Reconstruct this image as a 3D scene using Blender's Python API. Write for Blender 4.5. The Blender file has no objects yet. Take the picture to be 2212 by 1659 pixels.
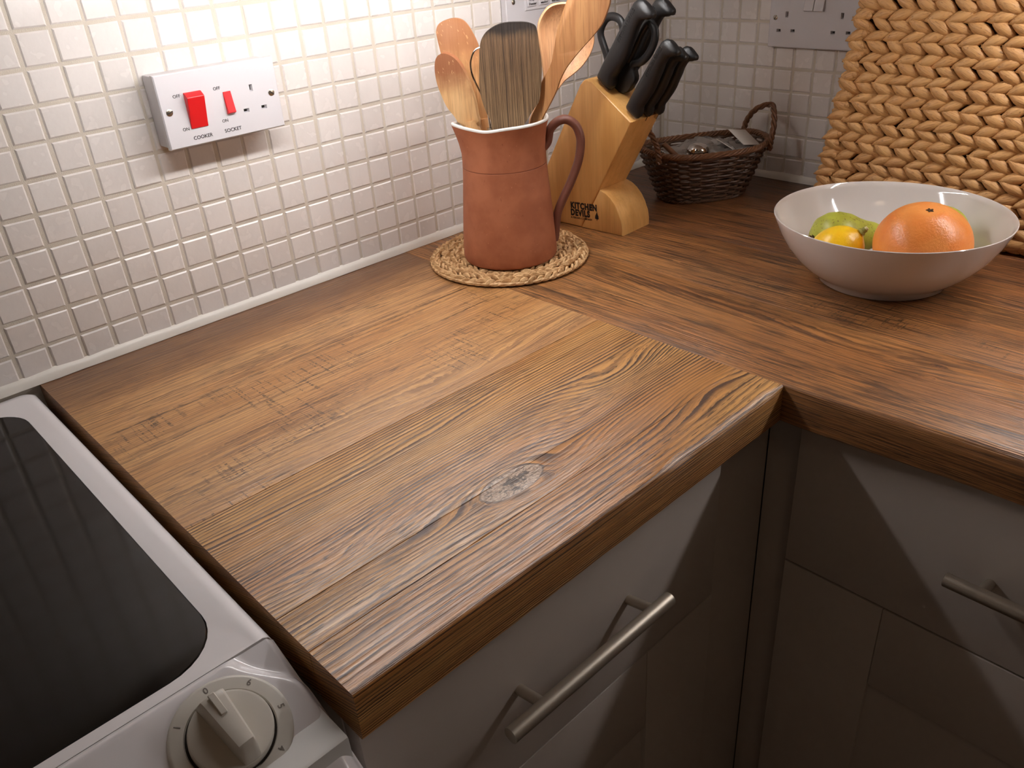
import bpy, bmesh, math, random
from mathutils import Vector, Matrix, noise as mnoise
random.seed(7)
PI = math.pi
scene = bpy.context.scene
COL = scene.collection

# ------------------------------------------------------------------ camera
CAM = Vector((-0.1494, -0.9396, 0.4073))
RX = Vector((0.71975786, -0.69130215, -0.06363923))      # right
RY = Vector((0.38116395, 0.31690234, 0.86849695))        # up
RZ = Vector((-0.58022639, -0.64936449, 0.49159241))      # back
cd = bpy.data.cameras.new('camera')
cam = bpy.data.objects.new('camera', cd)
COL.objects.link(cam)
cam.matrix_world = Matrix(((RX.x, RY.x, RZ.x, CAM.x), (RX.y, RY.y, RZ.y, CAM.y), (RX.z, RY.z, RZ.z, CAM.z), (0, 0, 0, 1)))
cd.sensor_width = 36.0
cd.sensor_fit = 'HORIZONTAL'
cd.lens = 1777.9 / 2212 * 36.0
cd.clip_start = 0.01
scene.camera = cam
scene.cycles.max_bounces = 6

# ------------------------------------------------------------------ world, exposure, lamp strengths
world = bpy.data.worlds.new('world')
scene.world = world
world.use_nodes = True
bgn = world.node_tree.nodes['Background']
bgn.inputs[0].default_value = (1.0, 0.9, 0.8, 1)
bgn.inputs[1].default_value = 0.0
vs = scene.view_settings
vs.view_transform = 'Standard'
vs.look = 'None'
vs.gamma = 1.0
vs.exposure = 0.0
vs.use_curve_mapping = False
LAMP_COLOR = (1.0, 0.98, 0.968)
LAMP_LEFT = 47.0       # tube under the wall units on the left wall
LAMP_BACK = 66.0       # tube under the wall units on the back wall
LAMP_FILL = 2.6        # dim warm fill light, added to lift the shaded cabinets
FILL_COLOR = (1.0, 0.70, 0.46)

# ------------------------------------------------------------------ main dimensions (worktop surface at z = 0)
XC = 1.102      # back wall
D = 0.606       # worktop depth
W1 = 0.499      # joint between the two worktops
TH = 0.042      # worktop thickness
FLOOR = -0.90
PITCH = 0.034   # mosaic pitch

# ------------------------------------------------------------------ helpers
def setp(o, label=None, cat=None, group=None, kind=None):
    if label: o['label'] = label
    if cat: o['category'] = cat
    if group: o['group'] = group
    if kind: o['kind'] = kind
    return o

def empty(name, loc, label, cat, rotz=0.0, group=None):
    o = bpy.data.objects.new(name, None)
    COL.objects.link(o)
    o.empty_display_size = 0.02
    o.location = loc
    o.rotation_euler = (0, 0, rotz)
    setp(o, label, cat, group)
    return o

def attach(o, parent, world_coords=True):
    if parent is None:
        return o
    o.parent = parent
    if world_coords:
        m = Matrix.Translation(parent.location) @ parent.rotation_euler.to_matrix().to_4x4()
        p = parent.parent
        pm = parent.matrix_parent_inverse.copy()
        m = pm @ m if p else m
        if p:
            m = Matrix.Translation(p.location) @ p.rotation_euler.to_matrix().to_4x4() @ m
        o.matrix_parent_inverse = m.inverted()
    return o

def obj(name, me, mat=None, parent=None, world_coords=True):
    o = bpy.data.objects.new(name, me)
    COL.objects.link(o)
    if mat is not None and not me.materials:
        me.materials.append(mat)
    attach(o, parent, world_coords)
    return o

def bm_obj(name, bm, mat, parent=None, smooth=True, angle=40, world_coords=True):
    me = bpy.data.meshes.new(name)
    bmesh.ops.recalc_face_normals(bm, faces=bm.faces[:])
    bm.to_mesh(me)
    bm.free()
    if smooth:
        me.polygons.foreach_set('use_smooth', [True] * len(me.polygons))
        me.set_sharp_from_angle(angle=math.radians(angle))
    return obj(name, me, mat, parent, world_coords)

def add_box(bm, lo, hi, bevel=0.0, seg=2):
    x0, y0, z0 = lo; x1, y1, z1 = hi
    vs_ = [bm.verts.new(p) for p in ((x0,y0,z0),(x1,y0,z0),(x1,y1,z0),(x0,y1,z0),(x0,y0,z1),(x1,y0,z1),(x1,y1,z1),(x0,y1,z1))]
    fs = [bm.faces.new([vs_[i] for i in f]) for f in ((0,3,2,1),(4,5,6,7),(0,1,5,4),(1,2,6,5),(2,3,7,6),(3,0,4,7))]
    if bevel > 0:
        es = set()
        for f in fs:
            es.update(f.edges)
        bmesh.ops.bevel(bm, geom=list(es), offset=bevel, segments=seg, profile=0.6, affect='EDGES')

def box_obj(name, lo, hi, mat, parent=None, bevel=0.002, seg=2):
    bm = bmesh.new()
    add_box(bm, lo, hi, bevel, seg)
    return bm_obj(name, bm, mat, parent)

def add_lathe(bm, prof, n=48, center=(0,0,0), close=False, rfun=None):
    rings = []
    cx, cy, cz = center
    for r, z in prof:
        ring = []
        if r < 1e-6:
            ring = [bm.verts.new((cx, cy, cz + z))]
        else:
            for i in range(n):
                a = 2 * PI * i / n
                rr, zz = (r, z) if rfun is None else rfun(r, z, a)
                ring.append(bm.verts.new((cx + rr * math.cos(a), cy + rr * math.sin(a), cz + zz)))
        rings.append(ring)
    for a, b in zip(rings, rings[1:]):
        if len(a) == 1 and len(b) == 1: continue
        for i in range(n):
            j = (i + 1) % n
            if len(a) == 1: bm.faces.new((a[0], b[j], b[i]))
            elif len(b) == 1: bm.faces.new((a[i], a[j], b[0]))
            else: bm.faces.new((a[i], a[j], b[j], b[i]))

def catmull(pts, sub=6, closed=False):
    pts = [Vector(p) for p in pts]
    n = len(pts)
    out = []
    rng = range(n) if closed else range(n - 1)
    for i in rng:
        if closed:
            p0, p1, p2, p3 = pts[(i-1) % n], pts[i], pts[(i+1) % n], pts[(i+2) % n]
        else:
            p1, p2 = pts[i], pts[i+1]
            p0 = pts[i-1] if i > 0 else p1 * 2 - p2
            p3 = pts[i+2] if i + 2 < n else p2 * 2 - p1
        for k in range(sub):
            t = k / sub
            out.append(0.5 * ((2*p1) + (p2-p0)*t + (2*p0-5*p1+4*p2-p3)*t*t + (3*p1-p0-3*p2+p3)*t*t*t))
    if not closed:
        out.append(pts[-1].copy())
    return out

def add_tube(bm, path, rad, n=8, closed=False, flat=1.0, up=None):
    path = [Vector(p) for p in path]
    m = len(path)
    rads = rad if isinstance(rad, (list, tuple)) else [rad] * m
    up0 = Vector(up) if up else None
    rings = []
    prev = None
    for i in range(m):
        if closed:
            t = path[(i+1) % m] - path[i-1]
        else:
            t = path[min(i+1, m-1)] - path[max(i-1, 0)]
        if t.length < 1e-9: t = Vector((0, 0, 1))
        t.normalize()
        if up0 is not None:
            s = t.cross(up0)
        elif prev is None:
            s = t.cross(Vector((0, 0, 1)))
            if s.length < 1e-3: s = t.cross(Vector((1, 0, 0)))
        else:
            s = prev - t * prev.dot(t)
        s.normalize()
        prev = s
        b = s.cross(t)
        rings.append([bm.verts.new(path[i] + (s * math.cos(2*PI*k/n) + b * flat * math.sin(2*PI*k/n)) * rads[i]) for k in range(n)])
    for i in range(m if closed else m - 1):
        a, b = rings[i], rings[(i+1) % m]
        for k in range(n):
            j = (k + 1) % n
            bm.faces.new((a[k], a[j], b[j], b[k]))
    if not closed:
        bm.faces.new(rings[0][::-1])
        bm.faces.new(rings[-1])

def add_prism(bm, poly, frame, t0, t1, bevel=0.0, seg=2):
    """poly: list of (u,v); frame = (origin, U, V, N); extrude along N from t0 to t1"""
    o, U, V, N = [Vector(q) for q in frame]
    a = [bm.verts.new(o + U*u + V*v + N*t0) for u, v in poly]
    b = [bm.verts.new(o + U*u + V*v + N*t1) for u, v in poly]
    n = len(poly)
    fa = bm.faces.new(a[::-1]); fb = bm.faces.new(b)
    for i in range(n):
        j = (i + 1) % n
        bm.faces.new((a[i], a[j], b[j], b[i]))
    if bevel > 0:
        bmesh.ops.bevel(bm, geom=list(set(fa.edges) | set(fb.edges)), offset=bevel, segments=seg, profile=0.5, affect='EDGES')

def smooth_poly(pts, sub=4, closed=True):
    return [(p.x, p.y) for p in catmull([(x, y, 0) for x, y in pts], sub, closed)]

def text_obj(name, body, size, loc, rot, mat, parent=None, offset=0.0, extrude=0.00012, align='CENTER', sx=1.0, space=1.0):
    cu = bpy.data.curves.new(name, 'FONT')
    cu.body = body
    cu.size = size
    cu.align_x = align
    cu.align_y = 'CENTER'
    cu.offset = offset
    cu.extrude = extrude
    cu.resolution_u = 3
    cu.space_character = space
    cu.materials.append(mat)
    tmp = bpy.data.objects.new(name, cu)
    COL.objects.link(tmp)
    me = bpy.data.meshes.new_from_object(tmp.evaluated_get(bpy.context.evaluated_depsgraph_get()))
    bpy.data.objects.remove(tmp)
    bpy.data.curves.remove(cu)
    me.name = name
    o = bpy.data.objects.new(name, me)
    COL.objects.link(o)
    o.location = loc
    o.rotation_euler = rot
    o.scale = (sx, 1, 1)
    if parent:
        attach(o, parent, True)
    return o

# ------------------------------------------------------------------ node expression helper
class G:
    def __init__(self, name):
        self.m = bpy.data.materials.new(name)
        self.m.use_nodes = True
        self.t = self.m.node_tree
        self.bsdf = self.t.nodes['Principled BSDF']
        self._obj = None
    def n(self, typ, **kw):
        nd = self.t.nodes.new(typ)
        for k, v in kw.items(): setattr(nd, k, v)
        return nd
    def put(self, sock, v):
        if isinstance(v, S): self.t.links.new(v.s, sock)
        elif v is not None: sock.default_value = v
    def math(self, op, *a, clamp=False):
        nd = self.n('ShaderNodeMath', operation=op, use_clamp=clamp)
        for i, v in enumerate(a): self.put(nd.inputs[i], v)
        return S(self, nd.outputs[0])
    def coords(self):
        if self._obj is None:
            tc = self.n('ShaderNodeTexCoord')
            sp = self.n('ShaderNodeSeparateXYZ')
            self.t.links.new(tc.outputs['Object'], sp.inputs[0])
            self._obj = (S(self, sp.outputs[0]), S(self, sp.outputs[1]), S(self, sp.outputs[2]), S(self, tc.outputs['Object']))
        return self._obj
    def vec(self, x, y, z=0.0):
        nd = self.n('ShaderNodeCombineXYZ')
        for i, v in enumerate((x, y, z)): self.put(nd.inputs[i], v)
        return S(self, nd.outputs[0])
    def noise(self, vec, scale=1.0, detail=2.0, rough=0.5, dist=0.0):
        nd = self.n('ShaderNodeTexNoise')
        self.put(nd.inputs['Vector'], vec)
        nd.inputs['Scale'].default_value = scale
        nd.inputs['Detail'].default_value = detail
        nd.inputs['Roughness'].default_value = rough
        nd.inputs['Distortion'].default_value = dist
        return S(self, nd.outputs['Fac'])
    def voro(self, vec, scale=1.0, feature='F1'):
        nd = self.n('ShaderNodeTexVoronoi', feature=feature)
        self.put(nd.inputs['Vector'], vec)
        nd.inputs['Scale'].default_value = scale
        return S(self, nd.outputs['Distance'])
    def step(self, v, a, b):
        nd = self.n('ShaderNodeMapRange', interpolation_type='SMOOTHSTEP')
        self.put(nd.inputs[0], v)
        self.put(nd.inputs[1], a); self.put(nd.inputs[2], b)
        nd.inputs[3].default_value = 0; nd.inputs[4].default_value = 1
        return S(self, nd.outputs[0])
    def mix(self, f, a, b, mode='MIX'):
        nd = self.n('ShaderNodeMix', data_type='RGBA', blend_type=mode)
        self.put(nd.inputs[0], f)
        for i, v in ((6, a), (7, b)):
            if isinstance(v, S): self.t.links.new(v.s, nd.inputs[i])
            else: nd.inputs[i].default_value = (*v, 1)
        return S(self, nd.outputs[2])
    def rnd(self):
        nd = self.n('ShaderNodeObjectInfo')
        return S(self, nd.outputs['Random'])
    def color(self, c):
        i = self.bsdf.inputs['Base Color']
        if isinstance(c, S): self.t.links.new(c.s, i)
        else: i.default_value = (*c, 1)
        return self
    def set(self, **kw):
        for k, v in kw.items():
            self.put(self.bsdf.inputs[k.replace('_', ' ')], v)
        return self
    def bump(self, h, strength=0.5, dist=0.001):
        nd = self.n('ShaderNodeBump')
        nd.inputs['Strength'].default_value = strength
        nd.inputs['Distance'].default_value = dist
        self.put(nd.inputs['Height'], h)
        self.t.links.new(nd.outputs[0], self.bsdf.inputs['Normal'])
        return self

class S:
    def __init__(self, g, s): self.g, self.s = g, s
    def __add__(self, o): return self.g.math('ADD', self, o)
    __radd__ = __add__
    def __sub__(self, o): return self.g.math('SUBTRACT', self, o)
    def __rsub__(self, o): return self.g.math('SUBTRACT', o, self)
    def __mul__(self, o): return self.g.math('MULTIPLY', self, o)
    __rmul__ = __mul__
    def __truediv__(self, o): return self.g.math('DIVIDE', self, o)
    def __rtruediv__(self, o): return self.g.math('DIVIDE', o, self)
    def __pow__(self, o): return self.g.math('POWER', self, o)
    def max(self, o): return self.g.math('MAXIMUM', self, o)
    def min(self, o): return self.g.math('MINIMUM', self, o)
    def abs(self): return self.g.math('ABSOLUTE', self)
    def frac(self): return self.g.math('FRACT', self)
    def sqrt(self): return self.g.math('SQRT', self)
    def lt(self, o): return self.g.math('LESS_THAN', self, o)
    def sin(self): return self.g.math('SINE', self)
    def atan2(self, o): return self.g.math('ARCTAN2', self, o)

def srgb(r, g, b):
    f = lambda c: (c/255/12.92) if c/255 <= 0.04045 else ((c/255 + 0.055)/1.055)**2.4
    return (f(r), f(g), f(b))

def plain(name, c, rough=0.5, metal=0.0, spec=0.5, bump=None, coat=0.0):
    g = G(name)
    g.color(c)
    g.set(Roughness=rough, Metallic=metal, Specular_IOR_Level=spec, Coat_Weight=coat)
    if bump:
        x, y, z, p = g.coords()
        g.bump(g.noise(p, bump[0], 3), bump[1], bump[2])
    return g.m

# ------------------------------------------------------------------ wood of the worktops
def worktop_wood(name, along, light, mid, dark, seed, dens=(150, 0, 0.0), wander=0.006, late=0.8, saw=0.0, cracks=(), knots=(), swirls=(),
                 patch=0.0, strip=None, rough=0.36, fine=0.5, jagged=0.6, streak=0.4, uneven=2.2, knotcol=(srgb(196, 172, 150), srgb(150, 122, 100))):  # default knotcol: pale grey with the worktop sheen painted in
    """old pine: growth lines as contours of a warped field; dens = (lines per metre at c0, growth of density, c0)"""
    g = G(name)
    x, y, z, p = g.coords()
    a, c = (x, y) if along == 'x' else (y, x)
    craw = c
    c = c + z * 2.4                       # lines run on over the front face
    c1 = c + (g.noise(g.vec(a * 2.6, c * 8.0, seed), 1, 1) - 0.5) * (2 * wander) + (g.noise(g.vec(a * 9, c * 26, seed + 4), 1, 2) - 0.5) * (0.5 * wander)
    for (ka, kc, la, lc, B) in swirls:
        da = (a - ka) / la
        dc = (c - kc) / lc
        e = g.math('EXPONENT', (da * da + dc * dc) * -1.0)
        c1 = c1 + e * B
    halo_all = None
    for (ka, kc, R, sa) in knots:
        da = (a - ka) * sa
        dc = c1 - kc
        r2 = da * da + dc * dc
        rr = r2.sqrt()
        ins = g.step(rr, R * 1.03, R * 0.97)
        c1 = dc * (1.0 - (R*R) / r2.max(R*R)) + kc + ins * rr * 0.35
        halo = g.step(rr, R * 2.8, R * 0.9)
        halo_all = halo if halo_all is None else halo_all.max(halo)
        c1 = c1 + halo * (g.noise(g.vec(a * 55, c * 70, seed), 1, 2) - 0.5) * 0.004
    t = (c1 - dens[2]).abs()
    jag = (g.noise(g.vec(a * 26, c * 70, seed + 3), 1, 4, 0.65) - 0.5) * jagged + (g.noise(g.vec(a * 160, c * 14, seed), 1, 2) - 0.5) * (0.4 * jagged)
    jag = jag + (g.noise(g.vec(a * 1.2, c1 * 75, seed + 7), 1, 2, 0.6) - 0.5) * (2 * uneven)
    q = t * dens[0] + t * t * dens[1] + jag
    fr = q.frac()
    line = g.step(fr, 0.30, 0.90) * g.step(fr, 1.0, 0.93)
    vary = g.step(g.noise(g.vec(a * 5, c * 38, seed + 9), 1, 3), 0.34, 0.62)
    line = (line * (vary * 0.6 + 0.4) * (late * 1.15)).min(1.0)
    fib = g.noise(g.vec(a * 16, c1 * 900, z * 700), 1, 3, 0.6)
    fib2 = g.noise(g.vec(a * 40, c1 * 2200, z * 1200), 1, 2, 0.6)
    pm = g.step(g.noise(g.vec(a * 5, c * 16, seed + 1), 1, 3), 0.40, 0.60)
    pores = g.step(g.noise(g.vec(a * 38, c1 * 520, seed + 5), 1, 3, 0.6), 0.555, 0.64) * pm
    tone = g.noise(g.vec(a * 2.2, c * 14, seed + 2), 1, 3)
    deep = tuple(v * 0.40 for v in dark)
    col = g.mix(g.step(tone, 0.3, 0.7), light, mid)
    col = g.mix(line, col, dark)
    col = g.mix(g.step(fib, 0.44, 0.70) * fine, col, dark)
    col = g.mix(g.step(fib2, 0.5, 0.78) * 0.4, col, dark)
    st1 = g.step(g.noise(g.vec(a * 8, c1 * 260, seed + 6), 1, 4, 0.7), 0.50, 0.61)
    col = g.mix(st1 * streak, col, dark)
    col = g.mix(pores * 0.8, col, deep)
    hgt = line * -0.6 - st1 * (0.5 * streak) - pores * 0.9 - g.step(fib, 0.45, 0.75) * 0.45
    if patch > 0:
        pt = g.step(g.noise(g.vec(a * 9, c * 30, seed + 8), 1, 4, 0.65), 0.50, 0.64)
        pt = pt * (g.step(fib, 0.35, 0.6) * 0.6 + 0.4)
        col = g.mix(pt * patch, col, deep)
    if strip:
        c0, wdt, amt = strip
        st = g.step(craw + (tone - 0.5) * 0.06, c0 - wdt, c0 + wdt)
        col = g.mix(st * amt * (g.step(fib, 0.3, 0.65) * 0.5 + 0.5), col, dark)
    if saw > 0:
        sm = g.step(g.noise(g.vec(a * 300, c * 14, seed), 1, 2, 0.5), 0.535, 0.61)
        mk = g.step(g.noise(g.vec(a * 8, c * 12, seed + 6), 1, 2), 0.50, 0.62)
        chop = g.step(g.noise(g.vec(a * 90, c * 420, seed), 1, 3), 0.44, 0.56)
        sm = sm * mk * chop
        col = g.mix(sm * saw, col, deep)
        hgt = hgt - sm * 0.8 + (g.noise(g.vec(a * 420, c * 9, seed), 1, 1) - 0.5) * 0.3 * mk
    for (c0, amp, w, a0, a1, sd) in cracks:
        ct = (g.noise(g.vec(a * 7, sd, 0.0), 1, 4, 0.65) - 0.5) * amp + c0
        wd = g.noise(g.vec(a * 40, sd + 4, c * 60), 1, 4, 0.7)
        dd = (craw - ct).abs()
        cm = g.step(dd - (wd - 0.46) * w * 6, w * 0.9, w * 0.2) * g.step(a, a0, a0 + 0.03) * g.step(a, a1, a1 - 0.03)
        col = g.mix(cm * 0.75, col, deep)
        hgt = hgt - cm * 1.5
    for (ka, kc, R, sa) in knots:
        da = (a - ka) * sa
        dc = c - kc
        wb = (g.noise(g.vec(a * 60, c * 60, seed), 1, 2) - 0.5) * 0.16
        rr = (da * da + dc * dc).sqrt() / R + wb
        ins = g.step(rr, 1.02, 0.96)
        edge = g.step((rr - 1.0).abs(), 0.06, 0.01)
        ang = da.atan2(dc)
        crk = g.step((g.noise(g.vec(ang * 1.6, rr * 1.2, seed + 1), 1, 2) - 0.5).abs(), 0.022, 0.006) * g.step(rr, 1.05, 0.8)
        core = g.step(g.noise(g.vec(a * 95, c * 120, seed + 2), 1, 4, 0.65) + g.step(rr, 0.9, 0.1) * 0.16, 0.60, 0.68) * g.step(rr, 0.95, 0.7)
        kcol = g.mix(g.step(g.noise(p, 420, 3), 0.4, 0.65), knotcol[0], knotcol[1])
        col = g.mix(ins, col, kcol)
        dk = (edge * 0.7).max(core * 0.9).max(crk * 0.75)
        col = g.mix(dk, col, tuple(v * 0.6 for v in deep))
        hal = g.step(rr, 2.6, 1.0) * g.step(rr, 0.97, 1.05)
        hn = g.step(g.noise(g.vec(a * 55, c1 * 420, seed + 2), 1, 3), 0.45, 0.60)
        col = g.mix(hal * hn * 0.65, col, deep)
        hgt = hgt - dk * 1.5
    hgt = g.step(g.noise(g.vec(a * 12, c * 420, z * 700), 1, 2, 0.6), 0.42, 0.75) * -0.8 + g.noise(g.vec(a * 14, c * 34, seed), 1, 1) * 1.6
    g.color(col)
    g.set(Roughness=g.noise(g.vec(a * 20, c1 * 260, seed), 1, 2) * 0.2 + (rough - 0.08) + line * 0.08, Specular_IOR_Level=0.85)
    g.bump(hgt, 0.5, 0.0007)
    return g.m

L_TAN = srgb(212, 162, 104); M_TAN = srgb(196, 140, 82); D_TAN = srgb(96, 58, 32)
L_RED = srgb(194, 136, 78); M_RED = srgb(174, 114, 60); D_RED = srgb(68, 41, 23); B_RED = srgb(142, 90, 50); B_DRK = srgb(52, 31, 18)
L_GOLD = srgb(220, 168, 102); M_GOLD = srgb(200, 138, 74); D_GOLD = srgb(76, 46, 27)
KN = ((0.216, -0.5215, 0.0148, 0.44), )
SW = ((0.262, -0.532, 0.055, 0.020, 0.022), (0.130, -0.523, 0.060, 0.011, 0.012), (0.410, -0.474, 0.075, 0.026, 0.024), (0.445, -0.555, 0.06, 0.018, -0.014),
      (0.33, -0.500, 0.05, 0.018, 0.013), (0.06, -0.495, 0.055, 0.014, 0.012), (0.17, -0.415, 0.20, 0.016, 0.010))
FRONT = dict(light=L_GOLD, mid=M_GOLD, dark=D_GOLD, seed=9.0, dens=(125, 360, -0.615), wander=0.008, late=1.0, knots=KN, swirls=SW, fine=0.4, patch=0.25, jagged=0.45, streak=0.2, uneven=0.7, rough=0.33)
PLANKS1 = [
    (0.0, -0.1677, dict(light=L_TAN, mid=M_TAN, dark=D_TAN, seed=1.0, dens=(230, 0, -0.7), wander=0.005, late=0.55, strip=(-0.085, 0.05, 1.0), patch=0.3, fine=0.6, streak=0.6)),
    (-0.1681, -0.3697, dict(light=L_TAN, mid=M_TAN, dark=D_TAN, seed=5.0, dens=(210, 0, -0.7), wander=0.006, late=0.55, saw=0.85, jagged=0.9,
                            swirls=((0.30, -0.352, 0.15, 0.022, 0.022), (0.10, -0.380, 0.10, 0.020, 0.014)),
                            cracks=((-0.226, 0.03, 0.0013, 0.01, 0.47, 2.0), (-0.175, 0.012, 0.0013, 0.0, 0.5, 9.0)), fine=0.4)),
    (-0.3703, -0.5128, dict(FRONT, cracks=((-0.494, 0.02, 0.0006, 0.08, 0.46, 3.0),))),
    (-0.5131, -0.5548, FRONT),
    (-0.5552, -0.606, FRONT),
]
K3 = ((-0.70, 0.625, 0.004, 0.5),)
PLANKS2 = [
    (0.4995, 0.6548, dict(light=L_RED, mid=M_RED, dark=D_RED, seed=21.0, dens=(210, 0, 0.4), wander=0.010, late=0.65, patch=0.75, knots=K3, fine=0.6, streak=0.7, knotcol=(srgb(128, 82, 46), srgb(88, 54, 30)),
                          swirls=((-0.66, 0.60, 0.14, 0.035, 0.03), (-0.42, 0.60, 0.16, 0.03, 0.02)))),
    (0.6550, 0.7998, dict(light=L_RED, mid=M_RED, dark=D_RED, seed=27.0, dens=(260, 0, 0.4), wander=0.005, late=0.8, saw=0.8, patch=0.6, fine=0.7, streak=0.8)),
    (0.8000, 0.9498, dict(light=M_RED, mid=B_RED, dark=D_RED, seed=31.0, dens=(250, 0, 0.4), wander=0.006, late=0.8, patch=0.6, fine=0.75, streak=0.85)),
    (0.9500, 1.1015, dict(light=B_RED, mid=B_RED, dark=B_DRK, seed=37.0, dens=(220, 0, 0.4), wander=0.006, late=0.8, patch=0.6, fine=0.75, streak=0.85)),
]

# ------------------------------------------------------------------ other materials
def tile_mat():
    g = G('glazed_tile')
    x, y, z, p = g.coords()
    r = g.rnd()
    v = g.noise(g.vec(x * 60 + r * 40, y * 60, z * 60 + r * 17), 1, 2)
    col = g.mix(v * 0.5 + r * 0.5, srgb(229, 223, 219), srgb(213, 206, 201))
    g.color(col)
    g.set(Roughness=v * 0.12 + 0.20, Specular_IOR_Level=0.6)
    g.bump(g.noise(g.vec(x * 110 + r * 9, y * 110, z * 110), 1, 3), 0.25, 0.0008)
    return g.m
def grout_mat():
    g = G('grout')
    x, y, z, p = g.coords()
    g.color(g.mix(g.noise(p, 40, 4), srgb(210, 201, 188), srgb(192, 182, 167)))
    g.set(Roughness=0.9)
    g.bump(g.noise(p, 900, 3), 0.5, 0.0008)
    return g.m
M_TILE = tile_mat()
M_GROUT = grout_mat()
M_PLASTER = plain('plaster', srgb(214, 204, 190), 0.9, bump=(60, 0.2, 0.001))
M_CEIL = plain('ceiling_paint', srgb(220, 214, 205), 0.9)
M_FLOOR = plain('floor_vinyl', srgb(120, 90, 66), 0.6, bump=(30, 0.2, 0.001))
M_SEAL = plain('white_sealant', srgb(226, 221, 212), 0.35)
def paint_mat():
    g = G('painted_cabinet')
    x, y, z, p = g.coords()
    g.color(g.mix(g.noise(p, 14, 2), srgb(202, 192, 184), srgb(194, 184, 175)))
    g.set(Roughness=0.5)
    g.bump(g.noise(g.vec(x * 30, y * 30, z * 260), 1, 3), 0.25, 0.0004)
    return g.m
M_PAINT = paint_mat()
M_DARKGAP = plain('dark_gap', srgb(40, 32, 26), 0.9)
M_STEEL = G('brushed_steel')
_x, _y, _z, _p = M_STEEL.coords()
M_STEEL.color(srgb(196, 186, 172)).set(Roughness=0.42, Metallic=0.85)
M_STEEL.bump(M_STEEL.noise(_p, 900, 2), 0.08, 0.0003)
M_STEEL = M_STEEL.m
M_CHROME = plain('chrome', srgb(205, 200, 195), 0.08, 1.0)
M_SCREW = plain('screw_metal', srgb(170, 160, 145), 0.3, 1.0)
M_ENAMEL = plain('white_enamel', srgb(234, 230, 232), 0.16, coat=0.3)
M_FLANGE = plain('white_flange', srgb(205, 202, 198), 0.3)
M_GLASS = plain('black_ceramic_glass', srgb(16, 13, 11), 0.09, spec=0.5)
M_KNOB = plain('cream_plastic', srgb(206, 200, 190), 0.32)
M_DIAL = plain('dial_plastic', srgb(208, 203, 194), 0.4)
M_DIALPRINT = plain('dial_print', srgb(120, 112, 106), 0.6)
M_PLATE = plain('white_plastic', srgb(206, 203, 206), 0.42, bump=(1500, 0.12, 0.0003))
M_PLATEDARK = plain('socket_hole', srgb(46, 40, 34), 0.7)
M_RED = plain('red_plastic', srgb(205, 22, 28), 0.35)
M_PRINT = plain('black_print', srgb(32, 28, 27), 0.7)
M_BURN = plain('branded_print', srgb(36, 20, 10), 0.8)
M_BLACK = G('black_plastic')
_x, _y, _z, _p = M_BLACK.coords()
M_BLACK.color(srgb(26, 25, 26)).set(Roughness=0.42)
M_BLACK.bump(M_BLACK.noise(_p, 2200, 2), 0.3, 0.0003)
M_BLACK = M_BLACK.m

def terracotta():
    g = G('terracotta')
    x, y, z, p = g.coords()
    v = g.noise(p, 26, 4, 0.6)
    col = g.mix(g.step(v, 0.3, 0.7), srgb(180, 113, 80), srgb(162, 97, 67))
    sc = g.step(g.noise(g.vec(x * 300, y * 300, z * 90), 1, 3), 0.70, 0.74)
    col = g.mix(sc * 0.5, col, srgb(120, 66, 46))
    sp = g.step(g.voro(p, 110), 0.07, 0.03)
    col = g.mix(sp * 0.6, col, srgb(226, 160, 122))
    ring = g.step((z - 0.1355).abs(), 0.0009, 0.0003)
    col = g.mix(ring * 0.6, col, srgb(112, 62, 44))
    g.color(col)
    g.set(Roughness=0.62, Specular_IOR_Level=0.35)
    g.bump(v * 0.6 - ring * 0.8 + g.noise(p, 320, 2) * 0.15, 0.35, 0.0012)
    return g.m
M_TERRA = terracotta()
def terra_handle():
    g = G('terracotta_handle')
    x, y, z, p = g.coords()
    g.color(g.mix(g.noise(p, 60, 3), srgb(128, 78, 62), srgb(104, 62, 50)))
    g.set(Roughness=0.5)
    g.bump(g.noise(p, 160, 2), 0.2, 0.001)
    return g.m
M_TERRAH = terra_handle()
M_GLAZE = plain('white_glaze', srgb(226, 222, 216), 0.2)
M_PORC = plain('white_porcelain', srgb(214, 206, 202), 0.08, coat=0.4)

def simple_wood(name, light, dark, axis=2, scale=1.0, tip=None, rough=0.5, grain=0.5, bumpv=0.25):
    """small wooden things; tip = (z0, z1, colour, amount): colour of the thing itself scorched towards its end"""
    g = G(name)
    x, y, z, p = g.coords()
    cs = [x, y, z]
    s = [90 * scale] * 3
    s[axis] = 9 * scale
    v = g.noise(g.vec(x * s[0], y * s[1], z * s[2]), 1, 4, 0.6)
    s2 = [700 * scale] * 3
    s2[axis] = 22 * scale
    f = g.noise(g.vec(x * s2[0], y * s2[1], z * s2[2]), 1, 2)
    col = g.mix(g.step(v, 0.3, 0.7), light, dark)
    col = g.mix(g.step(f, 0.45, 0.75) * grain, col, tuple(q * 0.5 for q in dark))
    if tip:
        z0, z1, tc, amt = tip
        t = g.step(z + (g.noise(p, 55, 3) - 0.5) * 0.03, z0, z1)
        col = g.mix(t * amt, col, tc)
        scr = g.step(g.noise(g.vec(x * 420 + z * 200, y * 420, z * 60 + x * 160), 1, 1), 0.68, 0.72)
        col = g.mix(scr * t * 0.5, col, light)
    g.color(col)
    g.set(Roughness=rough)
    g.bump(f * 0.6 + v * 0.4, bumpv, 0.0006)
    return g.m
BE_L, BE_D = srgb(214, 160, 104), srgb(186, 126, 76)
M_BEECH = simple_wood('beech_utensil', srgb(194, 142, 90), srgb(170, 114, 68))
M_BEECH2 = simple_wood('beech_pale', srgb(210, 164, 120), srgb(188, 138, 98))
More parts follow.
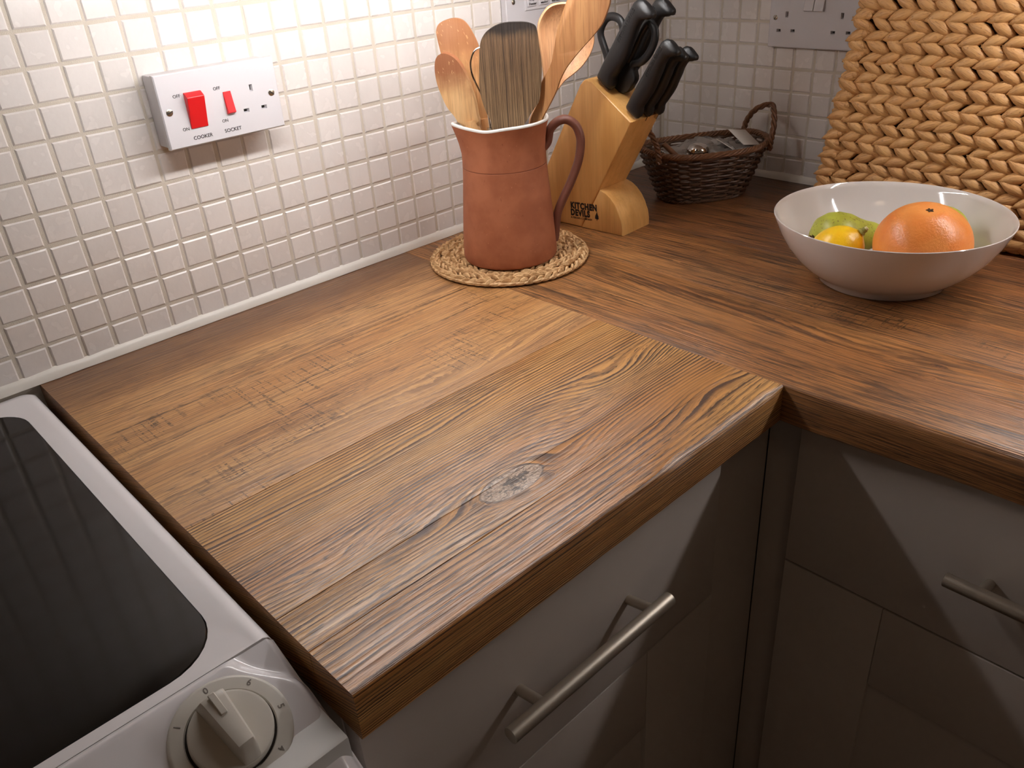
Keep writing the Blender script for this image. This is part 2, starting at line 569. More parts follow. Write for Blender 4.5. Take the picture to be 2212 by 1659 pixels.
M_SPOON = simple_wood('scorched_spoon', srgb(224, 182, 130), srgb(204, 156, 104), tip=(0.215, 0.255, srgb(136, 78, 48), 0.9))
M_SPAT = simple_wood('scorched_spatula', srgb(218, 170, 116), srgb(196, 142, 92), tip=(0.235, 0.285, srgb(150, 94, 58), 0.85))
def charred():
    g = G('charred_wood')
    x, y, z, p = g.coords()
    gr = g.noise(g.vec(x * 620, y * 620, z * 9), 1, 3, 0.65)
    gr2 = g.noise(g.vec(x * 1500, y * 1500, z * 24), 1, 2, 0.6)
    t = g.step(z + (g.noise(p, 40, 3) - 0.5) * 0.05, 0.19, 0.285)
    col = g.mix(t, srgb(150, 120, 86), srgb(112, 86, 60))
    col = g.mix(g.step(gr, 0.44, 0.66) * 0.8, col, srgb(62, 44, 31))
    col = g.mix(g.step(gr2, 0.5, 0.75) * 0.5, col, srgb(40, 28, 20))
    top = g.step(z + (g.noise(p, 60, 2) - 0.5) * 0.012, 0.284, 0.297)
    col = g.mix(top * 0.93, col, srgb(28, 21, 18))
    g.color(col)
    g.set(Roughness=0.7)
    g.bump(g.step(gr, 0.4, 0.7) * -1.0 - gr2 * 0.5, 0.7, 0.0012)
    return g.m
M_CHAR = charred()
M_BLOCK = simple_wood('knife_block_wood', srgb(230, 178, 108), srgb(214, 158, 88), axis=2, scale=0.6, rough=0.38, grain=0.16, bumpv=0.08)

def straw(name, l, d, dd, scale=1.0):
    g = G(name)
    x, y, z, p = g.coords()
    r = g.rnd()
    v = g.noise(g.vec(x * 60 * scale + r * 50, y * 700 * scale, z * 700 * scale), 1, 3)
    w = g.noise(g.vec(x * 50 + r * 31, y * 50 + r * 7, z * 50), 1, 2)
    col = g.mix((w * 0.6 + r * 0.4), l, d)
    col = g.mix(g.step(v, 0.48, 0.75) * 0.7, col, dd)
    spots = g.step(g.noise(g.vec(x * 120 + r * 90, y * 160, z * 160), 1, 3), 0.68, 0.74)
    col = g.mix(spots * 0.6, col, tuple(q * 0.5 for q in dd))
    g.color(col)
    g.set(Roughness=0.55)
    g.bump(v, 0.5, 0.0010)
    return g.m
M_HYA = straw('water_hyacinth', srgb(212, 164, 106), srgb(186, 134, 80), srgb(140, 92, 52))
M_HYACORE = plain('hyacinth_core', srgb(96, 62, 36), 0.9)
def mat_straw():
    g = G('braided_straw')
    x, y, z, p = g.coords()
    w = g.noise(p, 160, 3)
    v = g.noise(g.vec(x * 900, y * 900, z * 900), 1, 2)
    col = g.mix(g.step(w, 0.35, 0.65), srgb(222, 184, 134), srgb(186, 142, 94))
    col = g.mix(g.step(v, 0.5, 0.8) * 0.5, col, srgb(120, 82, 50))
    g.color(col); g.set(Roughness=0.6); g.bump(v, 0.4, 0.0006)
    return g.m
M_STRAW = mat_straw()
def wicker_mat(name, l, d):
    g = G(name)
    x, y, z, p = g.coords()
    col = g.mix(g.noise(p, 120, 3), l, d)
    g.color(col); g.set(Roughness=0.5); g.bump(g.noise(p, 900, 2), 0.3, 0.0006)
    return g.m
M_WICK = wicker_mat('dark_willow', srgb(104, 72, 50), srgb(64, 42, 28))
M_WICKR = wicker_mat('brown_willow', srgb(136, 92, 58), srgb(92, 58, 36))
def citrus(name, a, b, pore, scale):
    g = G(name)
    x, y, z, p = g.coords()
    col = g.mix(g.step(g.noise(p, 28, 3), 0.35, 0.7), a, b)
    pr = g.voro(p, scale)
    col = g.mix(g.step(pr, 0.25, 0.05) * 0.25, col, pore)
    g.color(col)
    g.set(Roughness=0.33, Specular_IOR_Level=0.5, Subsurface_Weight=0.08, Subsurface_Radius=(0.006, 0.003, 0.001))
    g.bump(g.noise(p, scale * 0.7, 2) + g.step(pr, 0.3, 0.0) * -0.5, 0.45, 0.0008)
    return g.m
M_GRAPE = citrus('grapefruit_peel', srgb(236, 152, 78), srgb(228, 134, 62), srgb(196, 92, 30), 520)
M_LEMON = citrus('lemon_peel', srgb(246, 200, 30), srgb(240, 184, 24), srgb(206, 140, 14), 420)
def pear():
    g = G('pear_skin')
    x, y, z, p = g.coords()
    col = g.mix(g.step(g.noise(p, 40, 3), 0.35, 0.7), srgb(178, 182, 66), srgb(158, 158, 52))
    sp = g.step(g.noise(p, 330, 3, 0.6), 0.57, 0.64) * g.step(g.noise(p, 45, 2), 0.38, 0.6)
    col = g.mix(sp * 0.85, col, srgb(104, 78, 34))
    g.color(col); g.set(Roughness=0.42); g.bump(g.noise(p, 300, 2), 0.1, 0.0005)
    return g.m
M_PEAR = pear()
M_STEM = plain('fruit_stem', srgb(140, 134, 60), 0.7)
M_CALYX = plain('dried_calyx', srgb(76, 52, 28), 0.9)
M_STEMTIP = plain('stem_tip', srgb(206, 198, 150), 0.7)
def film():
    m = bpy.data.materials.new('clear_plastic_film')
    m.use_nodes = True
    t = m.node_tree
    for nd in list(t.nodes): t.nodes.remove(nd)
    o = t.nodes.new('ShaderNodeOutputMaterial')
    mx = t.nodes.new('ShaderNodeMixShader')
    tr = t.nodes.new('ShaderNodeBsdfTransparent')
    gl = t.nodes.new('ShaderNodeBsdfPrincipled')
    gl.inputs['Base Color'].default_value = (*srgb(200, 192, 186), 1)
    gl.inputs['Roughness'].default_value = 0.15
    tr.inputs[0].default_value = (0.92, 0.92, 0.92, 1)
    mx.inputs[0].default_value = 0.5
    t.links.new(tr.outputs[0], mx.inputs[1]); t.links.new(gl.outputs[0], mx.inputs[2]); t.links.new(mx.outputs[0], o.inputs[0])
    return m
M_FILM = film()
M_CARD = plain('white_card', srgb(220, 214, 206), 0.6)
def emis(name, c, s):
    g = G(name)
    g.color((0.9, 0.9, 0.9))
    g.bsdf.inputs['Emission Color'].default_value = (*c, 1)
    g.bsdf.inputs['Emission Strength'].default_value = s
    return g.m
M_TUBE_L = emis('lamp_tube_left', LAMP_COLOR, LAMP_LEFT)
M_TUBE_B = emis('lamp_tube_back', LAMP_COLOR, LAMP_BACK)

# ================================================================== THE SETTING
def struct(name, lo, hi, mat, bevel=0.0):
    o = box_obj(name, lo, hi, mat, None, bevel)
    o['kind'] = 'structure'
    return o
RX0, RY0, CEIL = -1.7, -2.7, 1.5
struct('floor', (RX0, RY0, FLOOR - 0.05), (XC + 0.1, 0.1, FLOOR), M_FLOOR)
struct('ceiling', (RX0, RY0, CEIL), (XC + 0.1, 0.1, CEIL + 0.05), M_CEIL)
wall_left = struct('wall_left', (RX0, 0.0, FLOOR), (XC + 0.1, 0.1, CEIL), M_GROUT)
wall_back = struct('wall_back', (XC, RY0, FLOOR), (XC + 0.1, 0.0, CEIL), M_GROUT)
struct('wall_front', (RX0 - 0.1, RY0, FLOOR), (RX0, 0.1, CEIL), M_PLASTER)
struct('wall_right', (RX0 - 0.1, RY0 - 0.1, FLOOR), (XC + 0.1, RY0, CEIL), M_PLASTER)

# ---- mosaic tiles: each tile an object; the tiles that show least are joined
def px(p):
    d = Vector(p) - CAM
    dz = -d.dot(RZ)
    if dz <= 0.05: return None
    return (1106 + 1777.9 * d.dot(RX) / dz, 829.5 - 1777.9 * d.dot(RY) / dz, dz)

def add_tile(bm, u0, u1, z0, z1, fn, t=0.0012, ch=0.0016):
    v = [bm.verts.new(fn(u, z, h)) for (u, z, h) in (
        (u0, z0, 0), (u1, z0, 0), (u1, z1, 0), (u0, z1, 0),
        (u0, z0, t - ch*0.7), (u1, z0, t - ch*0.7), (u1, z1, t - ch*0.7), (u0, z1, t - ch*0.7),
        (u0 + ch, z0 + ch, t), (u1 - ch, z0 + ch, t), (u1 - ch, z1 - ch, t), (u0 + ch, z1 - ch, t))]
    for i in range(4):
        j = (i + 1) % 4
        bm.faces.new((v[i], v[j], v[4+j], v[4+i]))
        bm.faces.new((v[4+i], v[4+j], v[8+j], v[8+i]))
    bm.faces.new(v[8:12])

GAP = 0.0034
def tile_wall(wall, us, z_first, rows, fn, umax_vis, uname):
    """us: joint positions; fn(u,z,h) -> world"""
    cells = []
    for k in range(len(us) - 1):
        for r in range(-1, rows):
            u0, u1 = us[k] + GAP/2, us[k+1] - GAP/2
            z0 = z_first + r * PITCH + GAP/2
            z1 = z0 + PITCH - GAP
            if r == -1: z0 = max(z0, 0.0065)
            if z1 - z0 < 0.006: continue
            c = fn((u0+u1)/2, (z0+z1)/2, 0)
            q = px(c)
            vis = q is not None and -60 < q[0] < 2272 and -60 < q[1] < 1700 and umax_vis(c)
            cells.append((vis, q[2] if q else 99, u0, u1, z0, z1, r))
    cells.sort(key=lambda c: (not c[0], c[1]))
    meshes = {}
    rest = bmesh.new()
    nrest = 0
    for i, (vis, dz, u0, u1, z0, z1, r) in enumerate(cells):
        if vis and i < 300:
            w, h = round(u1 - u0, 5), round(z1 - z0, 5)
            if (w, h) not in meshes:
                b = bmesh.new()
                add_tile(b, -w/2, w/2, -h/2, h/2, lambda u, z, t: Vector(fn(u, z, t)) - Vector(fn(0, 0, 0)))
                for f_ in b.faces: f_.smooth = False
                me = bpy.data.meshes.new(uname)
                bmesh.ops.recalc_face_normals(b, faces=b.faces[:])
                b.to_mesh(me); b.free()
                me.materials.append(M_TILE)
                meshes[(w, h)] = me
            o = bpy.data.objects.new('tile', meshes[(w, h)])
            COL.objects.link(o)
            o.parent = wall
            j = lambda s: random.uniform(-s, s)
            o.location = fn((u0+u1)/2 + j(0.0005), (z0+z1)/2 + j(0.0005), j(0.0003))
            o.rotation_euler = (j(0.012), j(0.012), j(0.012))
        else:
            add_tile(rest, u0, u1, z0, z1, fn)
            nrest += 1
    if nrest:
        o = bm_obj('tile_field', rest, M_TILE, wall, smooth=False)
        o['kind'] = 'stuff'
        o['label'] = 'white mosaic tiles further along the wall'
    else:
        rest.free()

us_left = [(c - 0.3946) * PITCH for c in range(-19, 33)] + [XC - 0.003]
tile_wall(wall_left, us_left, 0.0378, 12, lambda u, z, h: (u, -h, z), lambda c: True, 'tile')
us_back = [0.004] + [0.01385 + j * PITCH for j in range(0, 45)]
tile_wall(wall_back, us_back, 0.0373, 12, lambda u, z, h: (XC - h, -u, z), lambda c: c[1] > -0.47, 'tile')

def strip_obj(name, a, b, out):
    """bead of sealant: quarter round between wall and worktop"""
    bm = bmesh.new()
    a, b, out = Vector(a), Vector(b), Vector(out)
    n = 60
    rows = []
    for i in range(n + 1):
        p = a.lerp(b, i / n)
        s = 1 + 0.18 * mnoise.noise(p * 30)
        prof = [(0, 0.011), (0.003, 0.0098), (0.0052, 0.006), (0.0062 * s, 0.0022), (0.0066 * s, -0.0004), (0, -0.0004)]
        rows.append([bm.verts.new(p + out * u + Vector((0, 0, z * s if z > 0 else z))) for u, z in prof])
    for r0, r1 in zip(rows, rows[1:]):
        for k in range(len(r0)):
            j = (k + 1) % len(r0)
            bm.faces.new((r0[k], r0[j], r1[j], r1[k]))
    o = bm_obj(name, bm, M_SEAL, None)
    o['kind'] = 'structure'
    return o
strip_obj('trim_1', (-0.52, 0.0, 0.0008), (XC, 0.0, 0.0008), (0, -1, 0))
strip_obj('trim_2', (XC, -0.0, 0.0008), (XC, -1.3, 0.0008), (-1, 0, 0))

# ================================================================== WORKTOPS
def sstep(a, b, x):
    t = max(0.0, min(1.0, (x - a) / (b - a)))
    return t * t * (3 - 2 * t)
def plank_mesh(name, lo, hi, axis, mat, parent, front=None, end_round=0.0015):
    """a plank with slightly eased, slightly uneven edges; axis = running direction; front = side with the worn round edge"""
    bm = bmesh.new()
    n = 90
    a0, a1 = (lo[0], hi[0]) if axis == 'x' else (lo[1], hi[1])
    c0, c1 = (lo[1], hi[1]) if axis == 'x' else (lo[0], hi[0])
    rings = []
    for i in range(n + 1):
        a = a0 + (a1 - a0) * i / n
        w = 0.0004 * mnoise.noise(Vector((a * 40, c0 * 50, 1.0)))
        w2 = 0.0004 * mnoise.noise(Vector((a * 40, c1 * 50, 5.0)))
        e = 0.0007
        rl = rh = 0.0004
        d0 = d1 = 0.0
        if front == 'lo':
            rl = 0.0020 + 0.0012 * mnoise.noise(Vector((a * 9, 3.3, 0)))
            if axis == 'x':
                rl += (0.0052 + 0.003 * mnoise.noise(Vector((a * 25, 7.1, 0)))) * sstep(0.27, 0.34, a) * sstep(0.497, 0.475, a)
                d0 = 0.004 * max(0, 1 - abs(a - 0.47) / 0.05) * 0
            else:
                t = max(0.0, min(1.0, (-0.606 - a) / 0.2))
                d0 = 0.010 * t * t * (3 - 2*t)
                rl = 0.0005 + 0.0015 * sstep(-0.600, -0.612, a) + 0.012 * t
        cc0, cc1 = c0 + w + d0, c1 + w2
        zt = hi[2] + 0.00025 * mnoise.noise(Vector((a * 20, c0 * 30, 9.0)))
        prof = [(cc0, lo[2] + 0.002), (cc0, zt - rl), (cc0 + rl*0.12, zt - rl*0.62), (cc0 + rl*0.38, zt - rl*0.27), (cc0 + rl*0.75, zt - rl*0.06), (cc0 + rl*1.2, zt),
                (cc1 - rh*1.2, zt), (cc1 - rh*0.3, zt - rh*0.3), (cc1, zt - rh), (cc1, lo[2] + 0.002), (cc1 - 0.002, lo[2]), (cc0 + 0.002, lo[2])]
        mk = (lambda c, z: (a, c, z)) if axis == 'x' else (lambda c, z: (c, a, z))
        rings.append([bm.verts.new(mk(c, z)) for c, z in prof])
    for r0, r1 in zip(rings, rings[1:]):
        for k in range(len(r0)):
            j = (k + 1) % len(r0)
            bm.faces.new((r0[k], r0[j], r1[j], r1[k]))
    bm.faces.new(rings[0][::-1]); bm.faces.new(rings[-1])
    return bm_obj(name, bm, mat, parent, angle=35)

wt1 = empty('wooden_worktop', (0.25, -0.3, -TH), 'shorter reclaimed-pine worktop with the big knot, running from the cooker to the joint', 'worktop')
for i, (y1, y0, kw) in enumerate(PLANKS1):
    m = worktop_wood('worktop_pine_%d' % i, 'x', **kw)
    plank_mesh('plank', (0.0, y0, -TH), (W1 - 0.0004, y1, 0.0), 'x', m, wt1, 'lo' if i == len(PLANKS1) - 1 else None)
wt2 = empty('wooden_worktop', (0.8, -0.8, -TH), 'long dark reclaimed-pine worktop along the back wall, under the bowl and knife block', 'worktop')
for i, (x0, x1, kw) in enumerate(PLANKS2):
    m = worktop_wood('worktop_old_pine_%d' % i, 'y', **kw)
    plank_mesh('plank', (x0 if i else W1 + 0.0003, -1.45, -TH), (x1, -0.0005, 0.0), 'y', m, wt2, 'lo' if i == 0 else None)

# ================================================================== BASE CABINETS
def handle(parent, p0, p1, posts, out, r=0.0068):
    bm = bmesh.new()
    add_tube(bm, [Vector(p0), Vector(p0).lerp(Vector(p1), 0.002), Vector(p0).lerp(Vector(p1), 0.998), Vector(p1)], [r*0.9, r, r, r*0.9], 20)
    o = bm_obj('handle_bar', bm, M_STEEL, parent)
    o['label'] = 'brushed steel bar handle'
    for q in posts:
        bm = bmesh.new()
        q = Vector(q)
        add_tube(bm, [q, q + Vector(out)], 0.0048, 16)
        bm_obj('handle_post', bm, M_STEEL, parent)

def panel_door(root, mk, u0, u1, z0, z1, st=0.11):
    """framed door: two stiles, two rails and a recessed panel; mk(u, d, z) with d = depth behind the face"""
    def brd(name, a0, a1, b0, b1, d0, d1, par):
        p, q = Vector(mk(a0, d0, b0)), Vector(mk(a1, d1, b1))
        lo = [min(p[i], q[i]) for i in range(3)]; hi = [max(p[i], q[i]) for i in range(3)]
        return box_obj(name, lo, hi, M_PAINT, par, 0.0012)
    panel = brd('door', u0 + st - 0.01, u1 - st + 0.01, z0 + st - 0.01, z1 - st + 0.01, 0.006, 0.016, root)
    brd('stile', u0, u0 + st, z0, z1, 0.0, 0.02, panel)
    brd('stile', u1 - st, u1, z0, z1, 0.0, 0.02, panel)
    brd('rail', u0 + st + 0.0004, u1 - st - 0.0004, z1 - st, z1, 0.0003, 0.02, panel)
    brd('rail', u0 + st + 0.0004, u1 - st - 0.0004, z0, z0 + st, 0.0003, 0.02, panel)
    return panel

YF = -0.587     # face of the near cabinet
cab1 = empty('base_cabinet', (0.22, -0.3, FLOOR), 'cream painted base cabinet under the knotty worktop beside the cooker', 'cabinet')
box_obj('carcass', (0.006, YF + 0.022, -0.76), (0.428, -0.02, -TH - 0.001), M_PAINT, cab1, 0.001)
box_obj('plinth', (0.006, YF + 0.06, FLOOR + 0.001), (0.428, YF + 0.08, -0.77), M_PAINT, cab1, 0.001)
dr = box_obj('drawer_front', (0.006, YF, -0.2315), (0.4295, YF + 0.02, -TH - 0.004), M_PAINT, cab1, 0.0015)
handle(dr, (0.110, YF - 0.031, -0.1315), (0.309, YF - 0.031, -0.1335), [(0.149, YF, -0.1385), (0.288, YF, -0.1395)], (0, -0.031, 0.0065))
panel_door(cab1, lambda u, d, z: (u, YF + d, z), 0.006, 0.4295, -0.75, -0.2335)

XF = 0.522
cab2 = empty('base_cabinet', (0.8, -0.9, FLOOR), 'cream painted base cabinet under the long worktop, its drawer handle cut by the picture edge', 'cabinet')
box_obj('carcass', (XF + 0.022, -1.235, -0.76), (1.08, -0.622, -TH - 0.001), M_PAINT, cab2, 0.001)
box_obj('plinth', (XF + 0.06, -1.235, FLOOR + 0.001), (XF + 0.08, -0.622, -0.77), M_PAINT, cab2, 0.001)
dr2 = box_obj('drawer_front', (XF, -1.235, -0.2265), (XF + 0.02, -0.6185, -TH - 0.004), M_PAINT, cab2, 0.0015)
handle(dr2, (XF - 0.032, -0.784, -0.131), (XF - 0.032, -1.06, -0.131), [(XF, -0.813, -0.1405), (XF, -1.03, -0.1405)], (-0.032, 0, 0.0095))
panel_door(cab2, lambda u, d, z: (XF + d, u, z), -1.235, -0.6185, -0.75, -0.229)

fil = empty('corner_filler', (0.53, -0.58, FLOOR), 'narrow shaded corner filler boards between the two base cabinets', 'filler panel')
box_obj('filler_board', (0.4325, YF + 0.012, -0.76), (XF + 0.016, YF + 0.028, -TH - 0.001), M_PAINT, fil, 0.001)
box_obj('filler_board', (XF + 0.0165, -0.6155, -0.76), (XF + 0.032, YF + 0.0115, -TH - 0.001), M_PAINT, fil, 0.001)

# ================================================================== COOKER
SZ = -0.003
ck = empty('electric_cooker', (-0.255, -0.3, FLOOR), 'white enamel cooker with black glass hob beside the worktop', 'cooker')
SX0, SX1 = -0.508, -0.008
# hob frame: rounded plate with a raised soft edge, opening for the glass
def rrect(x0, x1, y0, y1, r, n=8, rf=None):
    pts = []
    q = r if rf is None else rf
    for cx, cy, a, r in ((x1-r, y1-r, 0, r), (x0+r, y1-r, PI/2, r), (x0+q, y0+q, PI, q), (x1-q, y0+q, 3*PI/2, q)):
        for i in range(n + 1):
            t = a + PI/2 * i / n
            pts.append((cx + r*math.cos(t), cy + r*math.sin(t)))
    return pts
bm = bmesh.new()
GX0, GX1, GY0, GY1 = -0.482, -0.0325, -0.506, -0.030
def ring_at(inset, z, r):
    return [bm.verts.new((x, y, z)) for x, y in rrect(SX0 + inset, SX1 - inset, -0.5195 + min(inset, 0.002), -0.002 - inset, max(r - inset, 0.004), 8, 0.0012)]
outer0 = ring_at(0.0, SZ - 0.02, 0.016)
outer1 = ring_at(0.0, SZ - 0.006, 0.016)
outer2 = ring_at(0.0015, SZ - 0.0022, 0.016)
outer3 = ring_at(0.005, SZ - 0.0003, 0.016)
outer4 = ring_at(0.011, SZ - 0.0005, 0.016)
inn = [bm.verts.new((x, y, SZ - 0.002)) for x, y in rrect(GX0, GX1, GY0, GY1, 0.042)]
inn2 = [bm.verts.new((x, y, SZ - 0.006)) for x, y in rrect(GX0, GX1, GY0, GY1, 0.042)]
seq = [outer0, outer1, outer2, outer3, outer4, inn, inn2]
for r0, r1 in zip(seq, seq[1:]):
    for k in range(len(r0)):
        j = (k + 1) % len(r0)
        bm.faces.new((r0[k], r0[j], r1[j], r1[k]))
bm_obj('hob_frame', bm, M_ENAMEL, ck, angle=60)
bm = bmesh.new()
add_prism(bm, rrect(GX0 + 0.0006, GX1 - 0.0006, GY0 + 0.0006, GY1 - 0.0006, 0.0415), ((0, 0, 0), (1, 0, 0), (0, 1, 0), (0, 0, 1)), SZ - 0.006, SZ - 0.0016, 0.0006, 1)
gl = bm_obj('glass_hob', bm, M_GLASS, ck)
gl['label'] = 'black ceramic glass cooking surface'
# control fascia: height field sloping to the front, raised panel with a rounded corner
SL = 0.42
def sstep(a, b, x):
    t = max(0.0, min(1.0, (x - a) / (b - a)))
    return t * t * (3 - 2 * t)
def fascia_z(x, y):
    d = -0.519 - y
    zp = SZ + 0.004 - SL * max(d - 0.006, 0) - (0.0035 if d < 0.006 else 0) * (1 - d / 0.006)
    zf = SZ - 0.001 - 0.47 * d
    xr = -0.0085 - 0.030 * sstep(0.045, 0.002, d) - 0.006 * sstep(0.050, 0.115, d)
    xl = SX0 + SX1 - xr
    e = min(xr - x, x - xl)
    m = sstep(-0.008, 0.007, e)
    return zf + (zp - zf) * m
bm = bmesh.new()
NXF, NYF = 240, 46
grid = []
YB = -0.634
for j in range(NYF + 1):
    row = []
    y = -0.519 + (YB + 0.519) * j / NYF
    for i in range(NXF + 1):
        s = i / NXF
        s = 1 - (1 - s) ** 1.8            # finer towards the worktop side
        x = SX0 + (SX1 - SX0) * s
        zz = fascia_z(x, y)
        ed = min(SX1 - x, x - SX0)
        zz -= 0.004 * sstep(0.005, 0.0, ed)
        zz -= 0.010 * sstep(0.020, 0.0, y - YB) ** 2
        row.append(bm.verts.new((x, y, zz)))
    grid.append(row)
for j in range(NYF):
    for i in range(NXF):
        bm.faces.new((grid[j][i], grid[j][i+1], grid[j+1][i+1], grid[j+1][i]))
low = [bm.verts.new((v.co.x, YB, -0.115)) for v in grid[-1]]
for i in range(NXF):
    bm.faces.new((grid[-1][i], grid[-1][i+1], low[i+1], low[i]))
sideR = [bm.verts.new((SX1, r[-1].co.y, -0.115)) for r in grid]
for j in range(NYF):
    bm.faces.new((grid[j][-1], grid[j+1][-1], sideR[j+1], sideR[j]))
fa = bm_obj('control_panel', bm, M_ENAMEL, ck, angle=70)
box_obj('body', (SX0 + 0.002, -0.61, FLOOR + 0.06), (SX1 - 0.002, -0.008, SZ - 0.021), M_FLANGE, ck, 0.003)
box_obj('oven_door', (SX0 + 0.004, -0.6315, -0.72), (SX1 - 0.004, -0.6115, -0.118), M_ENAMEL, ck, 0.006)
box_obj('plinth', (SX0 + 0.01, -0.56, FLOOR + 0.001), (SX1 - 0.01, -0.02, FLOOR + 0.058), M_DARKGAP, ck, 0.002)
# knobs
KT = math.atan(SL)
KU = Vector((1, 0, 0)); KV = Vector((0, math.cos(KT), math.sin(KT))); KN_ = Vector((0, -math.sin(KT), math.cos(KT)))
def rot_frame(pt, u, v, n):
    m = Matrix(((u.x, v.x, n.x, pt.x), (u.y, v.y, n.y, pt.y), (u.z, v.z, n.z, pt.z), (0, 0, 0, 1)))
    return m
def xform(bm, m):
    bmesh.ops.transform(bm, matrix=m, verts=bm.verts[:])
def cooker_knob(cx, cy, numbers, ang):
    pt = Vector((cx, cy, fascia_z(cx, cy)))
    F = rot_frame(pt, KU, KV, KN_)
    bm = bmesh.new()
    add_lathe(bm, [(0.0368, -0.001), (0.0368, 0.0012), (0.0362, 0.0022), (0.0345, 0.0026), (0.0275, 0.0026), (0.0268, 0.0012), (0.0262, -0.001)], 72)
    xform(bm, F)
    dial = bm_obj('dial', bm, M_DIAL, ck, angle=50)
    bm = bmesh.new()
    add_lathe(bm, [(0.0, 0.0010), (0.0268, 0.0010)], 48)
    xform(bm, F)
    bm_obj('dial_gap', bm, M_DARKGAP, dial)
    for tx, a in numbers:
        a = math.radians(a)
        r = 0.0318
        q = F @ Vector((r * math.cos(a), r * math.sin(a), 0.0027))
        o = text_obj('dial_number', tx, 0.0058, q, (0, 0, 0), M_DIALPRINT, None, 0.00008, 0.00004)
        o.rotation_euler = (F.to_3x3() @ Matrix.Rotation(a - PI/2, 3, 'Z')).to_euler()
        attach(o, dial)
    bm = bmesh.new()
    add_lathe(bm, [(0.0252, 0.0), (0.0252, 0.0065), (0.0246, 0.0078), (0.0232, 0.0082), (0.012, 0.0076), (0.0, 0.0074)], 64)
    # grip bar
    n = 18
    rows = []
    for i in range(n + 1):
        s = -0.0243 + 0.0486 * i / n
        t = i / n
        wd = 0.0082 * (0.72 + 0.45 * t)
        hh = 0.0076 + 0.0125 * min(1, sstep(0.0, 0.16, t)) * sstep(1.0, 0.93, t) * (0.92 + 0.25 * (1 - t))
        rows.append([bm.verts.new((w, s, z)) for w, z in ((-wd, 0.006), (-wd*0.9, hh*0.86), (-wd*0.72, hh*0.97), (-wd*0.4, hh), (wd*0.4, hh), (wd*0.72, hh*0.97), (wd*0.9, hh*0.86), (wd, 0.006))])
    for r0, r1 in zip(rows, rows[1:]):
        for k in range(len(r0) - 1):
            bm.faces.new((r0[k], r0[k+1], r1[k+1], r1[k]))
    bm.faces.new(rows[0]); bm.faces.new(rows[-1])
    A = Matrix.Rotation(math.radians(ang), 4, 'Z')
    xform(bm, F @ A)
    kb = bm_obj('knob', bm, M_KNOB, dial, angle=38)
    bm = bmesh.new()
    add_box(bm, (-0.0022, 0.006, 0.0195), (0.0022, 0.0215, 0.0212), 0.0005, 1)
    xform(bm, F @ A)
    attach_o = bm_obj('pointer', bm, M_KNOB, dial)
    return dial
NUMS = [('0', 89), ('6', 41), ('5', -7), ('4', -55), ('3', -103), ('2', -151), ('1', 137)]
for kx in (-0.0625, -0.160, -0.2575, -0.355):
    cooker_knob(kx, -0.5625, NUMS, 3)

